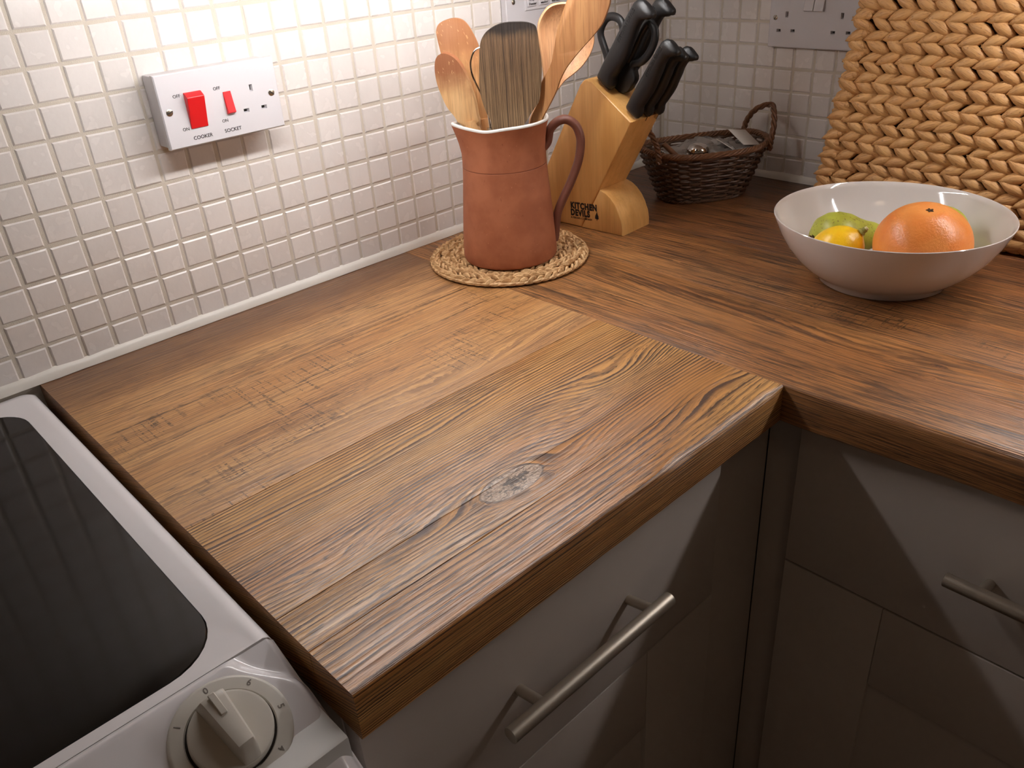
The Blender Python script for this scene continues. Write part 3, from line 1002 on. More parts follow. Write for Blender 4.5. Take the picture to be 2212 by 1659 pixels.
# ================================================================== SWITCHES AND SOCKETS
def plate_holes(name, u0, u1, z0, z1, holes, mk, t_out, t_in, mat, parent, depth=0.008):
    """flat plate front with rectangular holes; mk(u, t, z); returns the plate object"""
    bm = bmesh.new()
    us = sorted({u0, u1} | {h[0] for h in holes} | {h[1] for h in holes})
    zs = sorted({z0, z1} | {h[2] for h in holes} | {h[3] for h in holes})
    cache = {}
    def V(u, t, z):
        k = (round(u, 6), round(t, 6), round(z, 6))
        if k not in cache: cache[k] = bm.verts.new(mk(u, t, z))
        return cache[k]
    bvl = 0.0012
    for i in range(len(us) - 1):
        for j in range(len(zs) - 1):
            cu, cz = (us[i] + us[i+1]) / 2, (zs[j] + zs[j+1]) / 2
            if any(h[0] < cu < h[1] and h[2] < cz < h[3] for h in holes): continue
            bm.faces.new((V(us[i], t_out, zs[j]), V(us[i+1], t_out, zs[j]), V(us[i+1], t_out, zs[j+1]), V(us[i], t_out, zs[j+1])))
    for h in holes:
        c = [(h[0], h[2]), (h[1], h[2]), (h[1], h[3]), (h[0], h[3])]
        for k in range(4):
            (a, b), (c_, d) = c[k], c[(k+1) % 4]
            su = sorted(u for u in us if min(a, c_) <= u <= max(a, c_))
            sz = sorted(z for z in zs if min(b, d) <= z <= max(b, d))
            seqp = [(u, b) for u in su] if abs(b - d) < 1e-9 else [(a, z) for z in sz]
            for p, q in zip(seqp, seqp[1:]):
                f = [V(p[0], t_out, p[1]), V(q[0], t_out, q[1])]
                inn_ = [bm.verts.new(mk(q[0] + ((h[0]+h[1])/2 - q[0]) * 0.35, t_out - depth * 0.6, q[1] + ((h[2]+h[3])/2 - q[1]) * 0.35)), bm.verts.new(mk(p[0] + ((h[0]+h[1])/2 - p[0]) * 0.35, t_out - depth * 0.6, p[1] + ((h[2]+h[3])/2 - p[1]) * 0.35))]
                bm.faces.new(f + inn_)
    # rim: small chamfer then sides
    r0 = [(u, z0) for u in us] + [(u1, z) for z in zs[1:]] + [(u, z1) for u in us[::-1][1:]] + [(u0, z) for z in zs[::-1][1:-1]]
    cu, cz = (u0 + u1) / 2, (z0 + z1) / 2
    grow = lambda u, z: (u + (bvl if u == u1 else -bvl if u == u0 else 0), z + (bvl if z == z1 else -bvl if z == z0 else 0))
    n = len(r0)
    A = [V(u, t_out, z) for u, z in r0]
    B = [bm.verts.new(mk(grow(u, z)[0], t_out - bvl, grow(u, z)[1])) for u, z in r0]
    Cc = [bm.verts.new(mk(grow(u, z)[0], t_in, grow(u, z)[1])) for u, z in r0]
    for k in range(n):
        j = (k + 1) % n
        bm.faces.new((A[k], A[j], B[j], B[k]))
        bm.faces.new((B[k], B[j], Cc[j], Cc[k]))
    o = bm_obj(name, bm, mat, parent, angle=30)
    for h in holes:
        lo = mk(h[0] + 0.0003, t_out - depth, h[2] + 0.0003); hi = mk(h[1] - 0.0003, t_out - depth * 0.55, h[3] - 0.0003)
        box_obj('socket_hole', [min(a, b) for a, b in zip(lo, hi)], [max(a, b) for a, b in zip(lo, hi)], M_PLATEDARK, o, 0)
    return o

def screw(parent, pt, nrm, up, r=0.0033, ang=0.5):
    bm = bmesh.new()
    add_lathe(bm, [(r * 1.05, -0.0005), (r, 0.0006), (r * 0.75, 0.0011), (0.0, 0.0013)], 20)
    n = Vector(nrm); u = Vector(up).cross(n); v = n.cross(u)
    Fm = rot_frame(Vector(pt), u, v, n) @ Matrix.Rotation(ang, 4, 'Z')
    xform(bm, Fm)
    s = bm_obj('screw', bm, M_SCREW, parent)
    bm = bmesh.new()
    add_box(bm, (-r * 0.95, -0.0005, 0.0006), (r * 0.95, 0.0005, 0.0014))
    xform(bm, Fm)
    bm_obj('screw_slot', bm, M_PLATEDARK, parent)

def rocker(name, u0, u1, z0, z1, mk, tb, t_top, t_bot, mat, parent):
    bm = bmesh.new()
    zi = 0.12 * (z1 - z0)
    if t_top > t_bot:
        prof = [(z0, tb), (z0, t_bot), (z1 - zi, t_top), (z1, t_top * 0.3 + tb * 0.7), (z1, tb)]
    else:
        prof = [(z0, tb), (z0, t_bot * 0.35 + tb * 0.65), (z0 + zi * 0.5, t_bot), (z1, t_top), (z1, tb)]
    a = [bm.verts.new(mk(u0, t, z)) for z, t in prof]
    b = [bm.verts.new(mk(u1, t, z)) for z, t in prof]
    bm.faces.new(a); bm.faces.new(b[::-1])
    for k in range(len(prof)):
        j = (k + 1) % len(prof)
        bm.faces.new((a[k], a[j], b[j], b[k]))
    bmesh.ops.bevel(bm, geom=bm.edges[:], offset=0.0004, segments=1, affect='EDGES')
    return bm_obj(name, bm, mat, parent, angle=25)

# cooker switch on the left wall
T = 0.036
mkL = lambda u, t, z: (u, -t, z)
cs = empty('cooker_switch', (0.264, -0.003, 0.2515), 'white cooker switch plate with two red rockers and one socket', 'switch')
box_obj('back_box', (0.1965, -T + 0.006, 0.2145), (0.3315, -0.0026, 0.2885), M_PLATE, cs, 0.002)
HE = (0.2984, 0.3022, 0.2575, 0.2650); HL = (0.2862, 0.2930, 0.2366, 0.2408); HN = (0.3083, 0.3151, 0.2366, 0.2408)
pl = plate_holes('plate', 0.1958, 0.3322, 0.2148, 0.2886, [HE, HL, HN], mkL, T, T - 0.007, M_PLATE, cs)
screw(cs, (0.2031, -T, 0.2520), (0, -1, 0), (0, 0, 1), 0.0036, 0.35)
screw(cs, (0.3237, -T, 0.2524), (0, -1, 0), (0, 0, 1), 0.0036, -0.8)
rocker('rocker', 0.2221, 0.2414, 0.2315, 0.2687, mkL, T, T + 0.0088, T + 0.0012, M_RED, cs)['label'] = 'large red cooker rocker switch'
rocker('rocker', 0.2660, 0.2753, 0.2390, 0.2624, mkL, T, T + 0.0006, T + 0.0046, M_RED, cs)['label'] = 'small red socket rocker switch'
RW = (PI/2, 0, 0)
for tx, u, z, s, b in (('OFF', 0.2147, 0.2665, 0.0048, 0.00002), ('ON', 0.2163, 0.2322, 0.0048, 0.00002), ('OFF', 0.2603, 0.2670, 0.0048, 0.00002), ('ON', 0.2620, 0.2326, 0.0046, 0.00002),
                       ('COOKER', 0.2330, 0.2214, 0.0054, 0.00004), ('SOCKET', 0.2690, 0.2219, 0.0054, 0.00004)):
    text_obj('lettering', tx, s, (u, -T - 0.00015, z), RW, M_PRINT, cs, b)

# grid switch plate by the corner
gp = empty('appliance_switch_plate', (0.7937, -0.003, 0.3036), 'white switch plate with three labelled appliance rockers behind the utensils', 'switch')
TG = 0.0125
holes3 = [(0.7577 + 0.0238 * k, 0.7803 + 0.0238 * k, 0.2912, 0.3160) for k in range(3)]
plate_holes('plate', 0.7212, 0.8662, 0.2608, 0.3464, holes3, mkL, TG, 0.0022, M_PLATE, gp, 0.004)
for k, (t1, t2) in enumerate((('fridge', 'freezer'), ('dish', 'washer'), ('washing', 'machine'))):
    h = holes3[k]
    fr = plate_holes('module_frame', h[0] - 0.0006, h[1] + 0.0006, h[2] - 0.0006, h[3] + 0.0006, [(h[0] + 0.0022, h[1] - 0.0022, h[2] + 0.0022, h[3] - 0.0022)], mkL, TG + 0.0016, TG - 0.002, M_PLATE, gp, 0.002)
    rk = rocker('rocker', h[0] + 0.0028, h[1] - 0.0028, h[2] + 0.003, h[3] - 0.003, mkL, TG, TG + 0.0022, TG + 0.0042, M_PLATE, gp)
    um = (h[0] + h[1]) / 2
    tilt = (PI/2 - 0.11, 0, 0)
    text_obj('lettering', t1, 0.0052, (um, -TG - 0.0040, 0.3042), (PI/2 + 0.11, 0, 0), M_PRINT, gp, 0.00001)
    text_obj('lettering', t2, 0.0052, (um, -TG - 0.0046, 0.2984), (PI/2 + 0.11, 0, 0), M_PRINT, gp, 0.00001)
screw(gp, (0.7345, -TG, 0.3036), (0, -1, 0), (0, 0, 1), 0.0032, 1.4)
screw(gp, (0.8529, -TG, 0.3036), (0, -1, 0), (0, 0, 1), 0.0032, 0.4)

# double socket on the back wall
TS = 0.012
mkB = lambda u, t, z: (XC - t, -u, z)
ds = empty('double_socket', (XC - 0.003, -0.2834, 0.2505), 'white double wall socket beside the woven basket', 'socket')
hs = []
for cu in (0.2390, 0.3274):
    hs += [(cu - 0.0022, cu + 0.0022, 0.2495, 0.2580), (cu - 0.0152, cu - 0.0084, 0.2287, 0.2330), (cu + 0.0084, cu + 0.0152, 0.2290, 0.2333)]
plate_holes('plate', 0.2112, 0.3560, 0.2080, 0.2932, hs, mkB, TS, 0.0022, M_PLATE, ds)
screw(ds, (XC - TS, -0.2203, 0.2490), (-1, 0, 0), (0, 0, 1), 0.0034, 1.0)
screw(ds, (XC - TS, -0.3465, 0.2508), (-1, 0, 0), (0, 0, 1), 0.0034, -0.6)
for u0, u1 in ((0.2678, 0.2829), (0.2837, 0.2990)):
    rocker('rocker', u0, u1, 0.2585, 0.2830, mkB, TS, TS + 0.001, TS + 0.0058, M_PLATE, ds)

# ================================================================== MAT, JUG, UTENSILS
MX, MY = 0.5752, -0.1425
mt = empty('woven_table_mat', (MX, MY, 0.0), 'round braided straw mat under the terracotta jug', 'mat')
def leaf_geo(bm, M, L, Wd, Tk, nl=5, nr=6, bend=0.0, pw=0.75):
    """spindle shaped strand along local x, bulging along local z"""
    rings = []
    for i in range(nl + 1):
        t = i / nl
        s = max(0.0, math.sin(PI * t)) ** pw
        x = (t - 0.5) * L
        zb = bend * (1 - (2*t - 1) ** 2)
        if i in (0, nl):
            rings.append([bm.verts.new(M @ Vector((x, 0, zb)))])
        else:
            rings.append([bm.verts.new(M @ Vector((x, 0.5 * Wd * s * math.cos(2*PI*k/nr), zb + 0.5 * Tk * s * math.sin(2*PI*k/nr)))) for k in range(nr)])
    for a, b in zip(rings, rings[1:]):
        for k in range(nr):
            j = (k + 1) % nr
            if len(a) == 1: bm.faces.new((a[0], b[j], b[k]))
            elif len(b) == 1: bm.faces.new((a[k], a[j], b[0]))
            else: bm.faces.new((a[k], a[j], b[j], b[k]))
bm = bmesh.new()
add_lathe(bm, [(0.0, 0.0012), (0.099, 0.0012), (0.1015, 0.004), (0.099, 0.0062), (0.0, 0.0062)], 64, (MX, MY, 0))
bm_obj('mat_core', bm, plain('straw_core', srgb(104, 72, 44), 0.9), mt)
for k in range(8):
    r = 0.0085 + 0.0132 * k
    bm = bmesh.new()
    n = max(7, int(2 * PI * r / 0.0105))
    for i in range(n):
        for side in (-1, 1):
            a = 2 * PI * (i + (0.5 if side > 0 else 0)) / n
            j = lambda s: random.uniform(-s, s)
            rr = r + side * 0.0031 + j(0.0008)
            zz = 0.0072 + j(0.0016) - (0.0016 if k == 7 and side > 0 else 0)
            pos = Vector((MX + rr * math.cos(a), MY + rr * math.sin(a), zz))
            M = Matrix.Translation(pos) @ Matrix.Rotation(a + PI/2 + side * 0.42 + j(0.22), 4, 'Z') @ Matrix.Rotation(j(0.22), 4, 'Y')
            leaf_geo(bm, M, 0.0185 + j(0.003), 0.0058 + j(0.0010), 0.0085, 5, 6, 0.0012, 0.75)
        if k == 7:
            a = 2 * PI * (i + 0.25) / n
            pos = Vector((MX + (r + 0.0052) * math.cos(a), MY + (r + 0.0052) * math.sin(a), 0.0042))
            M = Matrix.Translation(pos) @ Matrix.Rotation(a + PI/2 + 0.2, 4, 'Z') @ Matrix.Rotation(PI/2, 4, 'X')
            leaf_geo(bm, M, 0.021, 0.0062, 0.006, 5, 6, 0.0, 0.6)
    o = bm_obj('braid_ring', bm, M_STRAW, mt)
    o['kind'] = 'stuff'

JX, JY, JZ = 0.5641, -0.1581, 0.0118
HDIR = Vector((0.7212, -0.6927, 0)).normalized()
jug = empty('terracotta_jug', (JX, JY, JZ), 'unglazed terracotta jug with white rim, full of wooden utensils', 'jug')
SPA = math.atan2(-HDIR.y, -HDIR.x) + 0.42       # spout turned a little towards the room
def jug_r(r, z, a):
    da = (a - SPA + PI) % (2 * PI) - PI
    k = sstep(0.128, 0.178, z)
    r2 = r + 0.0075 * k * math.exp(-(da / 0.33) ** 2) - 0.0022 * k * math.exp(-((abs(da) - 0.62) / 0.22) ** 2)
    z2 = z + (0.0030 * math.exp(-(da / 0.3) ** 2) - 0.0030 * math.exp(-((abs(da) - 0.75) / 0.35) ** 2)) * sstep(0.14, 0.178, z)
    return r2, z2
P_OUT = [(0.0, 0.0), (0.058, 0.0), (0.0612, 0.0014), (0.0626, 0.005), (0.0622, 0.02), (0.0608, 0.04), (0.0588, 0.065), (0.0566, 0.09), (0.0548, 0.11), (0.0538, 0.128),
         (0.0534, 0.142), (0.0540, 0.155), (0.0554, 0.165), (0.0574, 0.173), (0.0586, 0.1768)]
bm = bmesh.new()
add_lathe(bm, P_OUT, 96, (JX, JY, JZ), rfun=jug_r)
bm_obj('body', bm, M_TERRA, jug, angle=60)
bm = bmesh.new()
add_lathe(bm, [(0.0586, 0.1766), (0.0588, 0.1780), (0.0580, 0.1794), (0.0566, 0.1798), (0.0552, 0.1788), (0.0534, 0.172), (0.0512, 0.160), (0.0492, 0.142), (0.0500, 0.11), (0.0540, 0.06), (0.057, 0.012), (0.05, 0.006), (0.0, 0.006)], 96, (JX, JY, JZ), rfun=jug_r)
o = bm_obj('glazed_lining', bm, M_GLAZE, jug, angle=60)
o['label'] = 'white glazed rim and lining'
hp = [(0.049, 0.1530), (0.0560, 0.1593), (0.0598, 0.1735), (0.0694, 0.1827), (0.0806, 0.1846), (0.0916, 0.177), (0.0969, 0.1645), (0.0977, 0.1522), (0.0943, 0.1321), (0.0847, 0.1073), (0.0728, 0.0832), (0.0655, 0.0655), (0.0620, 0.0440), (0.0585, 0.0300)]
path = catmull([Vector((JX, JY, 0)) + HDIR * u + Vector((0, 0, z)) for u, z in hp], 6)
bm = bmesh.new()
side = HDIR.cross(Vector((0, 0, 1)))
nn = len(path)
add_tube(bm, path, [0.0084 + 0.0022 * sstep(0.8, 1.0, abs(2*i/(nn-1) - 1)) for i in range(nn)], 16, flat=0.66)
bm_obj('handle', bm, M_TERRAH, jug, angle=60)

# utensils ------------------------------------------------------------
def utensil(name, label, poly, P0, U, N, th, mat, handle_pts=None, hr=0.006, bevel=0.0025, group='utensils in the terracotta jug', bend=None, sub=4, dish=None):
    """flat wooden head cut from a board plus a round handle reaching down into the jug"""
    P0, U, N = Vector(P0), Vector(U), Vector(N)
    V = Vector((0, 0, 1))
    root = empty(name, P0 - Vector((0, 0, 0.16)), label, 'utensil', 0, group)
    pts = smooth_poly(poly, sub)
    bm = bmesh.new()
    add_prism(bm, pts, (P0, U, V, N), -th/2, th/2, 0, 1)
    faces = [f for f in bm.faces if len(f.verts) > 4]
    # grid-like filling so that the head can be bent and dished
    es = list({e for f in faces for e in f.edges})
    if bevel:
        bmesh.ops.bevel(bm, geom=es, offset=bevel, segments=3, profile=0.5, affect='EDGES')
    o = bm_obj('head', bm, mat, root, angle=50)
    if handle_pts:
        hp_ = catmull([P0 + U * u + V * v + N * w for u, v, w in handle_pts], 6)
        bm = bmesh.new()
        add_tube(bm, hp_, hr, 12, flat=0.9)
        bm_obj('handle', bm, mat, root, angle=60)
    return root

def in_jug(P0, U, N, x, y, z):
    d = Vector((x, y, z)) - Vector(P0)
    return (d.dot(Vector(U)), d.z, d.dot(Vector(N)))

# charred flat spatula
cP, cU, cN = (0.5439, -0.1803, 0.2), (0.7385, -0.6742, 0), (-0.6742, -0.7385, 0)
charred_poly = [(-0.0100, -0.0240), (-0.0128, -0.0107), (-0.0138, -0.0036), (-0.0185, 0.0076), (-0.0228, 0.0239), (-0.0236, 0.0397), (-0.0221, 0.0603), (-0.0208, 0.0744), (-0.0182, 0.0853), (-0.0128, 0.0933), (-0.006, 0.0983), (0.0028, 0.1021), (0.0135, 0.1038), (0.0263, 0.1035), (0.0368, 0.1023), (0.0451, 0.0988), (0.0475, 0.0937), (0.0493, 0.0757), (0.0512, 0.0574), (0.0504, 0.0399), (0.0478, 0.0212), (0.0452, 0.0129), (0.0393, 0.0057), (0.0321, -0.0046), (0.0255, -0.0135), (0.0200, -0.0240)]
utensil('wooden_spatula', 'broad flat spatula charred black along its top edge, centre of the jug', charred_poly, cP, cU, cN, 0.007, M_CHAR,
        [(0.005, -0.018, 0), (0.004, -0.05, -0.004), (0.002, -0.10, -0.012), (0.0, -0.17, -0.022)], 0.0085, 0.0018)
# short spoon with scorched tip
sP, sU, sN = (0.556, -0.167, 0.2), (0.5535, -0.8329, 0), (-0.8329, -0.5535, 0)
spoon_poly = [(-0.0500, -0.0150), (-0.0590, -0.0020), (-0.0675, 0.0096), (-0.0731, 0.024), (-0.077, 0.0372), (-0.0782, 0.0522), (-0.0763, 0.0638), (-0.0716, 0.0699), (-0.0655, 0.0716), (-0.0577, 0.0695), (-0.0491, 0.0629), (-0.0421, 0.0512), (-0.0375, 0.0383), (-0.034, 0.0253), (-0.0315, 0.0144), (-0.0300, 0.0), (-0.0290, -0.0150)]
utensil('wooden_spoon', 'short wooden spoon with scorched reddish tip, lowest at the spout side', spoon_poly, sP, sU, sN, 0.011, M_SPOON,
        [(-0.0395, -0.008, 0), (-0.034, -0.03, 0.0), (-0.018, -0.09, -0.004), (0.002, -0.17, -0.01)], 0.0095, 0.0045)
# tall spatula behind the short spoon
bP, bU, bN = (0.5749, -0.1463, 0.2), (0.7385, -0.6742, 0), (-0.6742, -0.7385, 0)
spat_poly = [(-0.0290, -0.0172), (-0.0330, 0.0051), (-0.0420, 0.022), (-0.0530, 0.0330), (-0.0605, 0.0420), (-0.0652, 0.0520), (-0.0683, 0.0695), (-0.071, 0.0864), (-0.0713, 0.0967), (-0.0664, 0.1035), (-0.0549, 0.1074), (-0.046, 0.1078), (-0.0385, 0.1053), (-0.0324, 0.0992), (-0.0267, 0.0886), (-0.0221, 0.0769), (-0.0194, 0.062), (-0.0189, 0.047), (-0.0207, 0.032), (-0.0205, 0.0155), (-0.0150, -0.0181)]
utensil('wooden_spatula', 'rounded wooden spatula with knife scratches and browned tip behind the short spoon', spat_poly, bP, bU, bN, 0.007, M_SPAT,
        [(-0.022, -0.010, 0), (-0.019, -0.04, 0.0), (-0.006, -0.10, 0.006), (0.01, -0.172, 0.014)], 0.0075, 0.0022)
# wire loop of a whisk-like utensil
wP, wU, wN = (0.5601, -0.1625, 0.2), (0.7385, -0.6742, 0), (-0.6742, -0.7385, 0)
wroot = empty('wire_whisk', (0.5601, -0.1625, 0.03), 'thin steel wire loop beside the charred spatula', 'utensil', 0, 'utensils in the terracotta jug')
wl = [(-0.0150, -0.02), (-0.0174, 0.0083), (-0.023, 0.0228), (-0.0287, 0.0361), (-0.0322, 0.047), (-0.0328, 0.0596), (-0.0278, 0.0717), (-0.0198, 0.0758), (-0.011, 0.0747), (-0.0027, 0.069), (-0.0002, 0.0574), (-0.0033, 0.045), (-0.009, 0.0294), (-0.012, 0.0081), (-0.0135, -0.02)]
bm = bmesh.new()
add_tube(bm, catmull([Vector(wP) + Vector(wU) * u + Vector((0, 0, v)) for u, v in wl], 5), 0.0011, 8)
bm_obj('wire_loop', bm, M_CHROME, wroot)
bm = bmesh.new()
add_tube(bm, catmull([Vector(wP) + Vector(wU) * u + Vector((0, 0, v)) for u, v in ((-0.0142, -0.018), (-0.012, -0.06), (-0.004, -0.16))], 5), 0.005, 12)
bm_obj('handle', bm, M_CHROME, wroot)
# big concave spoon at the back
gP, gU, gN = (0.5843, -0.1359, 0.2), (0.8444, -0.5357, 0), (-0.5357, -0.8444, 0)
big_poly = [(0.0583, 0.0110), (0.0567, 0.034), (0.0547, 0.056), (0.0522, 0.0756), (0.0520, 0.0882), (0.0545, 0.0970), (0.0611, 0.1065), (0.0695, 0.1125), (0.0812, 0.1145), (0.0939, 0.1130), (0.1078, 0.1066), (0.1193, 0.0931), (0.1249, 0.0740), (0.1235, 0.0607), (0.1173, 0.0482), (0.1074, 0.037), (0.0962, 0.0291), (0.0839, 0.0214), (0.0720, 0.0100)]
def big_spoon():
    root = empty('wooden_spoon', Vector(gP) - Vector((0, 0, 0.16)), 'big pale round wooden spoon partly hidden behind the tall turner', 'utensil', 0, 'utensils in the terracotta jug')
    P0, U, N, V = Vector(gP), Vector(gU), Vector(gN), Vector((0, 0, 1))
    out = smooth_poly(big_poly, 4)
    cx, cy = 0.088, 0.070
    bm = bmesh.new()
    def ring(s, w):
        return [bm.verts.new(P0 + U * (cx + (u - cx) * s) + V * (cy + (v - cy) * s) + N * w) for u, v in out]
    rings = [ring(1.0, 0.0), ring(0.985, 0.0022), ring(0.955, 0.0026), ring(0.93, 0.0014), ring(0.8, -0.005), ring(0.55, -0.0105), ring(0.25, -0.013)]
    back = [ring(0.97, -0.0035), ring(0.8, -0.011), ring(0.5, -0.0165), ring(0.2, -0.0185)]
    def join(a, b):
        for k in range(len(a)):
            j = (k + 1) % len(a)
            bm.faces.new((a[k], a[j], b[j], b[k]))
    for a, b in zip(rings, rings[1:]): join(a, b)
    bm.faces.new(rings[-1])
    join(rings[0], back[0])
    for a, b in zip(back, back[1:]): join(a, b)
    bm.faces.new(back[-1])
    bm_obj('bowl', bm, M_BEECH2, root, angle=60)
    hp_ = catmull([P0 + U * u + V * v + N * w for u, v, w in [(0.068, 0.026, -0.006), (0.056, 0.003, -0.002), (0.0385, -0.03, 0.006), (0.018, -0.09, 0.016), (-0.002, -0.172, 0.03)]], 6)
    bm = bmesh.new()
    add_tube(bm, hp_, [0.0095] * 6 + [0.007] * (len(hp_) - 6), 12)
    bm_obj('handle', bm, M_BEECH2, root, angle=60)
big_spoon()
# tall turner
tP, tU, tN = (0.5641, -0.1581, 0.2), (0.3844, -0.9232, 0), (-0.9232, -0.3844, 0)
turn_poly = [(0.0372, -0.0280), (0.0390, -0.0136), (0.0422, -0.0042), (0.0503, 0.0101), (0.0538, 0.0209), (0.0549, 0.0294), (0.0601, 0.0399), (0.0664, 0.0493), (0.0709, 0.0585), (0.0744, 0.0727), (0.0785, 0.0896), (0.0848, 0.107), (0.092, 0.1231), (0.099, 0.1388), (0.1079, 0.144), (0.1186, 0.1455), (0.1313, 0.1423), (0.1397, 0.1329), (0.1423, 0.1217), (0.1396, 0.1125), (0.1352, 0.1022), (0.1297, 0.0937), (0.1197, 0.0832), (0.1084, 0.0725), (0.0968, 0.0605), (0.0873, 0.0494), (0.0799, 0.0369), (0.0761, 0.0275), (0.071, 0.0179), (0.0645, 0.0071), (0.0570, -0.0049), (0.0510, -0.0180), (0.0480, -0.0280)]
utensil('wooden_turner', 'tall wooden turner leaning over the jug handle, its top cut by the picture edge', turn_poly, tP, tU, tN, 0.0055, M_BEECH,
        [(0.0432, -0.022, 0), (0.036, -0.05, 0.0), (0.016, -0.11, 0.0), (-0.006, -0.172, 0.0)], 0.0068, 0.0014)
# white plastic utensil
hroot = empty('plastic_utensil', (0.575, -0.173, 0.03), 'white flat plastic utensil shaft between the charred spatula and the turner', 'utensil', 0, 'utensils in the terracotta jug')
bm = bmesh.new()
add_prism(bm, [(0.0175, -0.15), (0.024, -0.15), (0.0330, -0.0691 + 0.05), (0.0345, -0.0063), (0.0375, 0.0041), (0.0270, 0.0046), (0.0255, -0.0063), (0.0240, -0.0191)], ((0.5614, -0.1611, 0.2), (0.7385, -0.6742, 0), (0, 0, 1), (-0.6742, -0.7385, 0)), -0.0015, 0.0015, 0.0006, 2)
bm_obj('shaft', bm, M_PLATE, hroot)

# ================================================================== KNIFE BLOCK AND KNIVES
KBX, KBY, KBA = 0.7315, -0.2148, math.radians(3.0)
kb = empty('knife_block', (KBX, KBY, 0.0), 'slanted light beech knife block holding black-handled knives', 'knife block', KBA)
KW = 0.066
YZ = lambda off=0.0: ((off, 0, 0), (0, 1, 0), (0, 0, 1), (1, 0, 0))
body_poly = [(-0.0147, 0.1616)]
# rounded far top corner
far = Vector((0.0646, 0.2158, 0)); a_ = (Vector((-0.0147, 0.1616, 0)) - far).normalized(); b_ = (Vector((0.187, 0.0, 0)) - far).normalized()
for i in range(7):
    t = i / 6
    p = (far + a_ * 0.014) * (1-t)**2 + far * 2 * t * (1-t) + (far + b_ * 0.014) * t**2
    body_poly.append((p.x, p.y))
body_poly += [(0.187, 0.0), (0.0762, 0.0)]
bm = bmesh.new()
add_prism(bm, body_poly, YZ(), 0.0, KW, 0.0024, 3)
bm_obj('block_body', bm, M_BLOCK, kb, world_coords=False)
foot = [(0.0, 0.0), (0.0008, 0.010), (0.0030, 0.022), (0.0075, 0.0345), (0.0140, 0.0445), (0.0225, 0.0530), (0.0320, 0.0590), (0.0411, 0.0617), (0.0760, 0.0)]
bm = bmesh.new()
add_prism(bm, foot, YZ(), 0.0, KW, 0.0016, 2)
bm_obj('block_foot', bm, M_BLOCK, kb, world_coords=False)
RT = (PI/2, 0, -PI/2)
def block_text(body, size, y, z, off, sx=1.0):
    o = text_obj('lettering', body, size, (-0.0002, y, z), (0, 0, 0), M_BURN, None, off, 0.00012, 'LEFT', sx, 1.16 if off > 0.0005 else 1.0)
    # text runs along -y (to the viewer's right) on the face that looks to -x, sloping slightly as printed
    U = Vector((0, -1, 0.06)).normalized(); N = Vector((-1, 0, 0)); V = N.cross(U)
    o.rotation_euler = Matrix(((U.x, V.x, N.x), (U.y, V.y, N.y), (U.z, V.z, N.z))).to_euler()
    o.parent = kb
    return o
TY = 0.0955
block_text('KITCHEN', 0.0128, TY, 0.0305, 0.0007, 0.82)
block_text('DEVILS', 0.0128, TY, 0.0198, 0.0007, 0.82)
block_text('A FISKARS COMPANY', 0.0042, TY, 0.0122, 0.00002, 1.0)
# little flame-and-trident like mark at the end of the second line
bm = bmesh.new()
mk_poly = [(0.0000, 0.0020), (-0.0032, 0.0030), (-0.0028, 0.0070), (-0.0010, 0.0105), (0.0002, 0.0140), (0.0012, 0.0105), (0.0030, 0.0070), (0.0034, 0.0030), (0.0006, 0.0020), (0.0006, 0.0), (-0.0004, 0.0)]
add_prism(bm, mk_poly, ((0.0, 0.0465, 0.0150), (0, -1, 0), (0, 0, 1), (-1, 0, 0)), 0.0, 0.0002)
bm_obj('printed_mark', bm, M_BURN, kb, world_coords=False)

